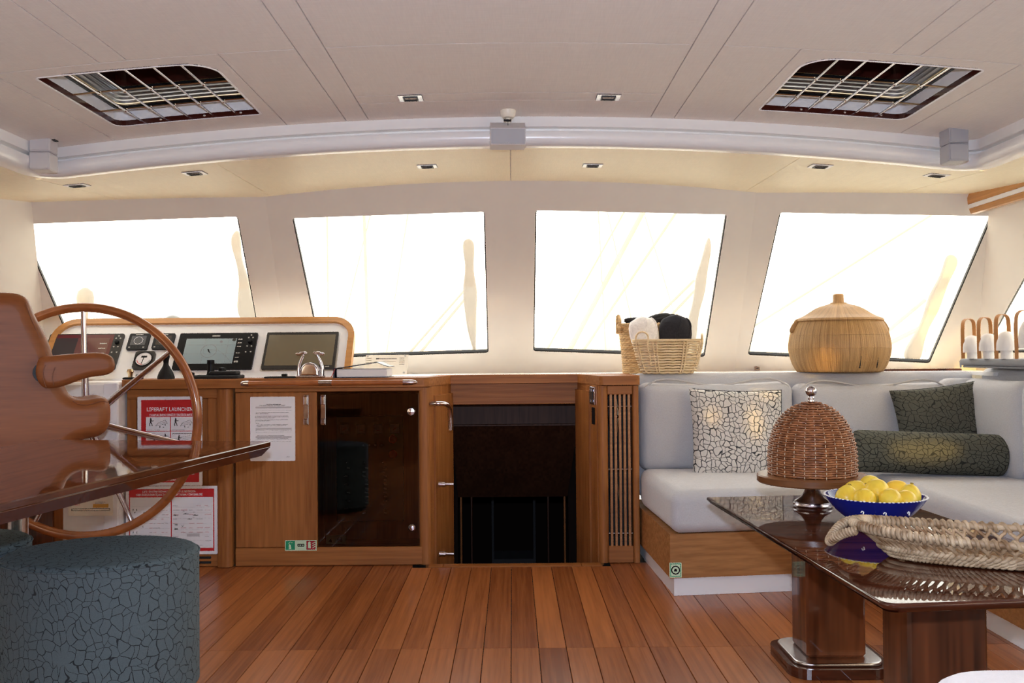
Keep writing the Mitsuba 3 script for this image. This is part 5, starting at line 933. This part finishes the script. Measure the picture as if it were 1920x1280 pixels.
LEM = [((-.060, -.066, .682), 60, 20, 'lowest front-left lemon'), ((-.098, -.008, .680), 30, 70, 'against the left rim of the bowl'), ((-.052, .045, .692), -15, 35, 'upper left one behind the front ones'), ((.002, -.012, .702), 75, 8, 'big one in the middle of the heap'), ((.018, -.082, .684), 80, 0, 'front one below the big middle one'), ((.016, .082, .705), 40, 10, 'topmost one at the back of the heap'), ((.078, .020, .696), -30, 25, 'warm yellow one with its tip turned right'), ((.106, -.022, .683), 20, 75, 'against the right rim of the bowl'), ((.076, -.064, .676), 85, 5, 'low one on the front right, mostly hidden')]
for k, (c_, yaw, tl, lab) in enumerate(LEM):
    t = thing('lemon', 'yellow lemon in the blue bowl, ' + lab, 'lemon', 'lemons in the blue bowl'); L, D = (.090, .070) if k != 3 else (.096, .077); m = lemon_mesh(L, D); nub = mv(lathe([(0, 0), (.006, 0), (.004, .003), (0, .0035)], 10), 0, 0, L / 2 - .002)
    tf = lambda q: mv(rot(rot(q, 90 - tl, (0, 1, 0)), yaw), bc2[0] + c_[0] * .95, bc2[1] + c_[1] * .93, c_[2] - .044)
    part(t, 'fruit', tf(m), 'lemon_warm' if k == 6 else 'lemon', True); part(t, 'stem_end', tf(nub), 'stem', True)
# long woven tray
t = thing('woven_tray', 'long boat-shaped woven rope tray with a handle on the near part of the coffee table', 'tray')
tc = np.array([1.295, 2.345]); ang = math.radians(-19); ex = np.array([math.cos(ang), math.sin(ang)]); ey = np.array([-math.sin(ang), math.cos(ang)]); LR, WR, LB, WB = .392, .128, .30, .090; HT = .070
def oval(a, Lx, Wy): return tc + ex * Lx * np.sign(np.cos(a)) * abs(np.cos(a)) ** .85 + ey * Wy * np.sign(np.sin(a)) * abs(np.sin(a)) ** .95
def rimpt(a): p = oval(a, LR, WR); return np.array([*p, ZC + HT + .018 * np.cos(a) ** 2])
def basept(a): p = oval(a, LB, WB); return np.array([*p, ZC + .012])
g_ = np.linspace(0, 2 * np.pi, 240, endpoint=False); RP = np.array([rimpt(a) for a in g_]); BP = np.array([basept(a) for a in g_])
part(t, 'rim_core', tube(RP, .009, 8, True), 'rope', True)
tt = np.linspace(0, 2 * np.pi, 1500, endpoint=False); R2 = np.array([rimpt(a) for a in tt]); tg = np.roll(R2, -1, 0) - np.roll(R2, 1, 0); tg /= np.linalg.norm(tg, axis=1, keepdims=True); n1 = np.cross(tg, [0, 0, 1.0]); n1 /= np.linalg.norm(n1, axis=1, keepdims=True); n2 = np.cross(tg, n1); ph = tt * 130
part(t, 'rim_wrap', tube(R2 + .0105 * (n1 * np.cos(ph)[:, None] + n2 * np.sin(ph)[:, None]), .0055, 5, True), 'rope', True, kind='stuff')
st = []; NS = 86
for k in range(NS):
    a = 2 * np.pi * k / NS; da = 2 * np.pi / NS * .5
    for s in (-1, 1):
        top_, mid, bot = rimpt(a + s * da * .95), None, basept(a + s * da * .55); m1 = .55 * rimpt(a) + .45 * basept(a); m2 = .35 * rimpt(a + s * da * .1) + .65 * basept(a + s * da * .1)
        st.append(tube(smoothline([top_, .78 * rimpt(a + s * da * .8) + .22 * basept(a + s * da * .8), m1, m2, bot], 10), .0050, 5))
part(t, 'side_weave', cat(st), 'rope_dark', True, kind='stuff')
for k, (q, r_) in enumerate(((.02, .0095), (.14, .0075), (.28, .0070))):
    P = np.array([(1 - q) * basept(a) + q * rimpt(a) for a in tt]); w_ = np.array([.0045 * math.sin(60 * a + k * np.pi) for a in tt]); 
    for q2 in (0, 1): part(t, 'coil_rope', tube(P + np.stack([np.cos(tt) * .005 * np.cos(70 * tt + q2 * np.pi), np.sin(tt) * .005 * np.cos(70 * tt + q2 * np.pi), .005 * np.sin(70 * tt + q2 * np.pi)], 1), .0062, 5, True), 'rope', True)
fl_r = [tube(np.array([[*oval(a, LB * f_, WB * f_), ZC + .011 + .0015 * math.sin(40 * a)] for a in g_]), .0062, 5, True) for f_ in np.linspace(.08, .96, 10)]
part(t, 'floor_coil', cat(fl_r), 'rope_dark', True, kind='stuff')
E1 = tc - ex * (LR + .005); zz = ZC + HT + .012
hd_ = smoothline([(*(E1 + ex * .02 + ey * .075), zz + .002), (*(E1 - ex * .02 + ey * .055), zz - .008), (*(E1 - ex * .052 + ey * .02), zz - .040), (*(E1 - ex * .056 - ey * .02), zz - .046), (*(E1 - ex * .03 - ey * .05), zz - .022), (*(E1 + ex * .012 - ey * .066), zz - .004)], 40); hn = part(t, 'handle', tube(hd_, .0095, 12), 'rope', True)
hd2 = smoothline(hd_, 400); tg = np.gradient(hd2, axis=0); tg /= np.linalg.norm(tg, axis=1, keepdims=True); n1 = np.cross(tg, [0, 0, 1.0]); n1 /= np.linalg.norm(n1, axis=1, keepdims=True); n2 = np.cross(tg, n1); ph = np.linspace(0, 60 * np.pi, 400); part(hn, 'wrap', tube(hd2 + .0092 * (n1 * np.cos(ph)[:, None] + n2 * np.sin(ph)[:, None]), .0042, 5), 'rope', True)
# white pouf, bottom right
t = thing('white_pouf', 'white upholstered pouf of which a rounded corner shows at the lower right edge', 'pouf')
part(t, 'cushion', mv(softblock(rrect(.78, 1.55, .95, 1.85, .16, 8), .43, .045, 160, 8), 0, 0, .035), 'white_cloth', 50); part(t, 'foot', cbox(.95, 1.45, 1.05, 1.7, .001, .035, .004), 'black_soft'); part(t, 'piping', tube(np.array([[*q, .425] for q in rrect(.781, 1.549, .951, 1.849, .16, 8).exterior.coords[:-1]]), .004, 6, True), 'piping', True)

# ================================================================== CEILING FITTINGS
def downlight(px, py, f_, label, bez, grp):
    p = onsurf(px, py, f_, 1.5, 6.0); e = .02; nx = -(f_(p[0] + e, p[1]) - f_(p[0] - e, p[1])) / (2 * e); ny = -(f_(p[0], p[1] + e) - f_(p[0], p[1] - e)) / (2 * e); sl_x = -nx; sl_y = -ny
    Mx = frame(p + np.array([0, 0, -.0005]), (1, 0, float(sl_x)), (0, -1, -float(sl_y)))   # its z axis looks down
    t = thing('downlight', label, 'ceiling light', grp); hw, hd = .046, .040
    part(t, 'bezel', put(slab([(-hw, -hd), (hw, -hd), (hw, hd), (-hw, hd)], 0, .005, .003) if False else prism(sbox(-hw, -hd, hw, hd).difference(sbox(-hw * .55, -hd * .55, hw * .55, hd * .55)), .004), Mx), bez); part(t, 'inner_frame', put(prism(sbox(-hw * .62, -hd * .62, hw * .62, hd * .62).difference(sbox(-hw * .52, -hd * .52, hw * .52, hd * .52)), .008), Mx), 'dark_grey'); part(t, 'outer_line', put(prism(sbox(-hw * 1.03, -hd * 1.03, hw * 1.03, hd * 1.03).difference(sbox(-hw, -hd, hw, hd)), .0015), Mx), 'dark_grey'); part(t, 'lens', put(prism(sbox(-hw * .5, -hd * .5, hw * .5, hd * .5), .0015), Mx), 'plate_cream')
G1 = 'square ceiling lights'
downlight(770, 183, zc, 'square chrome ceiling light, left of the centre speaker on the upper ceiling', 'steel', G1); downlight(1140.5, 181.5, zc, 'square chrome ceiling light, right of the centre speaker on the upper ceiling', 'steel', G1)
for px, py, lab, bz_ in ((145, 347, 'leftmost square light in the low ceiling strip over the windows', 'white'), (365, 324, 'square light over the right part of the first window', 'white'), (801, 311, 'square light over the second window from the left', 'alu'), (1111, 309.5, 'square light over the third window from the left', 'alu'), (1538, 311, 'square light over the left part of the fourth window', 'white'), (1756, 328, 'rightmost square light in the low ceiling strip', 'white')): downlight(px, py, zs, lab, bz_, G1)
def cube_speaker(label, x, Y, z0, z1, mat, yaw):
    t = thing('cube_speaker', label, 'speaker', 'double cube speakers'); s = (z1 - z0) / 2
    for k in range(2):
        b = part(t, 'cube', rot(cbox(x - .041, x + .041, Y - .04, Y + .045, z0 + k * s + .001, z0 + (k + 1) * s - .001, .004), yaw + (2 if k else 0), at=(x, Y, 0)), mat); part(b, 'grille', rot(cbox(x - .036, x + .036, Y - .043, Y - .039, z0 + k * s + .006, z0 + (k + 1) * s - .006, .001), yaw + (2 if k else 0), at=(x, Y, 0)), mat)
    part(t, 'bracket', cbox(x + (.03 if x < 0 else -.01), x + (.05 if x < 0 else .05), Y - .01, Y + .01, z1 - .004, float(zc(x, Y)) + .002, .003), 'dark_grey')
Ys = 3.76; cube_speaker('pale double cube speaker under the left corner of the ceiling', hx(81.5, Ys), Ys, 1.1 - (320.5 - 672.5) / F * Ys, 1.1 - (253 - 672.5) / F * Ys, 'speaker', 4); cube_speaker('grey double cube speaker under the right corner of the ceiling', hx(1795, Ys), Ys, 1.1 - (304.5 - 658) / F * Ys, 1.1 - (236.5 - 658) / F * Ys, 'speaker_grey', 0)
t = thing('centre_speaker', 'grey box speaker hanging from a round ceiling mount over the middle windows', 'speaker'); Yc = 3.74; xa, xb, za, zb2, zm = hx(923, Yc), hx(989, Yc), 1.1 - (269.5 - 665) / F * Yc, 1.1 - (223 - 665) / F * Yc, 1.1 - (238 - 665) / F * Yc; xm = (xa + xb) / 2
g_ = Polygon([(0, za), (.10, za), (.10, zb2), (.045, zb2), (.012, zm + .008), (0, zm)]); b = part(t, 'housing', rot(put(prism(g_, xb - xa), frame((xa, Yc, 0), (0, 1, 0), (0, 0, 1))), 3, at=(xm, Yc, 0)), 'speaker', 30); part(t, 'grille', rot(cbox(xa + .003, xb - .003, Yc - .003, Yc, za + .003, zm - .004, .001), 3, at=(xm, Yc, 0)), 'speaker_grey'); part(t, 'badge', rot(cbox(xm - .003, xm + .003, Yc - .0045, Yc - .003, za + .006, za + .010, .0005), 3, at=(xm, Yc, 0)), 'steel')
zt_c = float(zc(0, 0)); part(t, 'ceiling_mount', lathe([(.0, 0), (.022, 0), (.031, .012), (.033, .03), (0, .03)], 32, (xm, Yc + .035, zt_c - .030)), 'plate_cream', 40); part(t, 'neck', rod([xm, Yc + .05, zb2 - .002], [xm, Yc + .035, zt_c - .028], .008, 10), 'plate_cream', 40); part(t, 'clamp', cbox(xm - .018, xm + .014, Yc + .012, Yc + .03, zb2 + .000, zb2 + .006, .002), 'black'); part(t, 'seam', cbox(xm - .001, xm + .001, Yc + .022, Yc + .03, zm + .014, zb2 - .001, .0004), 'dark_grey')
# wooden pelmet over the side window
t = thing('curtain_pelmet', 'honey wooden pelmet with a white stripe over the right side window', 'pelmet')
X_ = 2.40; ya = 4.73; z_a, z_b = 1.805, 1.975
def pel(z0, z1, mat, nm, x0=X_, x1=X_ + .03):
    e = lambda z: ya + .02 + (.17 * (z - 1.86) if z > 1.86 else (1.86 - z) * -.6)
    part(t, nm, put(prism(Polygon([(1.6, z0), (e(z0), z0), (e(min(max(1.86, z0), z1)), min(max(1.86, z0), z1)), (e(z1), z1), (1.6, z1)]), x1 - x0), frame((x0, 0, 0), (0, 1, 0), (0, 0, 1))), mat)
pel(1.868, 1.975, 'honey_y', 'board'); pel(1.845, 1.867, 'white', 'stripe'); pel(1.815, 1.844, 'honey_y', 'lower_edge'); part(t, 'return_board', cbox(X_ + .0, X_ + .12, ya - .03, ya, 1.87, 1.97, .002), 'honey_y')

# ================================================================== OUTSIDE THE WINDOWS
def fin(label, px, Y, grp, mat='fin'):
    pts = Polygon(smoothline([tuple(aty(x, y, Y)[[0, 2]]) for x, y in px], 80, True)).buffer(0); t = thing('cover_fin', label, 'cover', grp); part(t, 'panel', put(softblock(pts, .05, .015, 100, 4), frame((0, Y + .05, 0), (1, 0, 0), (0, 0, 1))), mat, 40); b = min(pts.exterior.coords, key=lambda q: q[1]); part(t, 'post', rod([b[0], Y + .025, .722], [b[0], Y + .025, b[1] + .03], .012, 8), mat, 40); return t
GF = 'pale pointed fins outside the windscreen'
fin('pale pointed fin outside the first window from the left', [(437, 436), (441, 432), (450, 470), (463, 520), (472, 560), (476, 602), (458, 602), (446, 540), (438, 480)], 6.15, GF); fin('pale pointed fin outside the second window from the left', [(876, 447), (879, 447), (888, 490), (894, 545), (893, 590), (887, 653), (882, 640), (872, 590), (868, 540), (871, 490)], 6.15, GF); fin('pale pointed fin outside the third window from the left', [(1332, 446), (1333, 450), (1329, 500), (1322, 550), (1310, 600), (1300, 640), (1294, 630), (1299, 570), (1306, 520), (1318, 480)], 6.15, GF); fin('pale broad fin outside the fourth window from the left', [(1786, 476), (1793, 480), (1785, 520), (1762, 580), (1735, 640), (1716, 680), (1705, 676), (1722, 620), (1748, 550), (1772, 500)], 6.1, GF)
fin('pale blue-grey panel just outside the right edge of the fourth window', [(1808, 466), (1815, 472), (1810, 510), (1790, 560), (1755, 630), (1735, 660), (1740, 640), (1765, 570), (1785, 510), (1796, 474)], 6.3, None, 'fin_blue')
def line(label, a, b, Y, r, key='rigging_line'):
    t = thing(key, label, 'rigging'); Y += .9 * (len([k for k in labels if k.startswith(key)]) - 1) if Y > 12 else 0; A, B = aty(*a, Y), aty(*b, Y); A, B = (A, B) if A[2] < B[2] else (B, A); u = (B - A) / (B[2] - A[2]); A = A + u * ((.72 if Y < 12 else -1.6) - A[2]); B = B + u * (0 if Y < 12 else 3.0)
    part(t, 'wire', rod(A, B, r, 8), 'rig', 40)
line('thin upright stay in the left part of the second window', (613, 380), (616, 640), 30, .03); line('upright mast line in the second window', (682, 380), (690, 640), 40, .07); line('slanting stay beside the mast line in the second window', (700, 380), (645, 600), 40, .03); line('slanting stay in the middle of the second window', (768, 380), (728, 640), 40, .03)
line('lower of two rails slanting up to the fin in the second window', (772, 680), (872, 560), 7.5, .012, 'deck_rail'); line('upper of two rails slanting up to the fin in the second window', (760, 670), (870, 545), 7.5, .010, 'deck_rail')
line('steep stay in the left part of the third window', (1121, 380), (1135, 640), 30, .022); line('stay crossing the middle of the third window', (1135, 380), (1182, 590), 30, .022); line('stay crossing the right part of the third window', (1205, 390), (1265, 590), 30, .022)
line('thick furled forestay slanting across the third window', (1215, 380), (1060, 670), 25, .09); line('thin forestay slanting across the third window', (1180, 380), (1020, 665), 25, .035); line('second furled stay slanting across the third window', (1280, 380), (1085, 670), 25, .05); line('upper rail slanting up to the fin in the third window', (1225, 600), (1302, 525), 7.5, .012, 'deck_rail'); line('lower rail slanting up to the fin in the third window', (1240, 610), (1302, 545), 7.5, .012, 'deck_rail')
line('pale stay rising to the right in the fourth window', (1415, 610), (1535, 535), 30, .05); line('upper rail beside the lidded basket in the fourth window', (1665, 620), (1735, 562), 7.5, .016, 'deck_rail'); line('lower rail beside the lidded basket in the fourth window', (1665, 645), (1730, 612), 7.5, .018, 'deck_rail')
t = thing('fender', 'pale rounded fender standing outside the first window', 'fender'); p = aty(160, 558, 6.6); part(t, 'body', lathe([(0, -.09), (.03, -.088), (.055, -.06), (.06, 0), (.05, .045), (.02, .07), (0, .075)], 24, p), 'fin', True); part(t, 'post', rod([p[0], p[1], .722], p - [0, 0, .085], .02, 8), 'fin', 40)
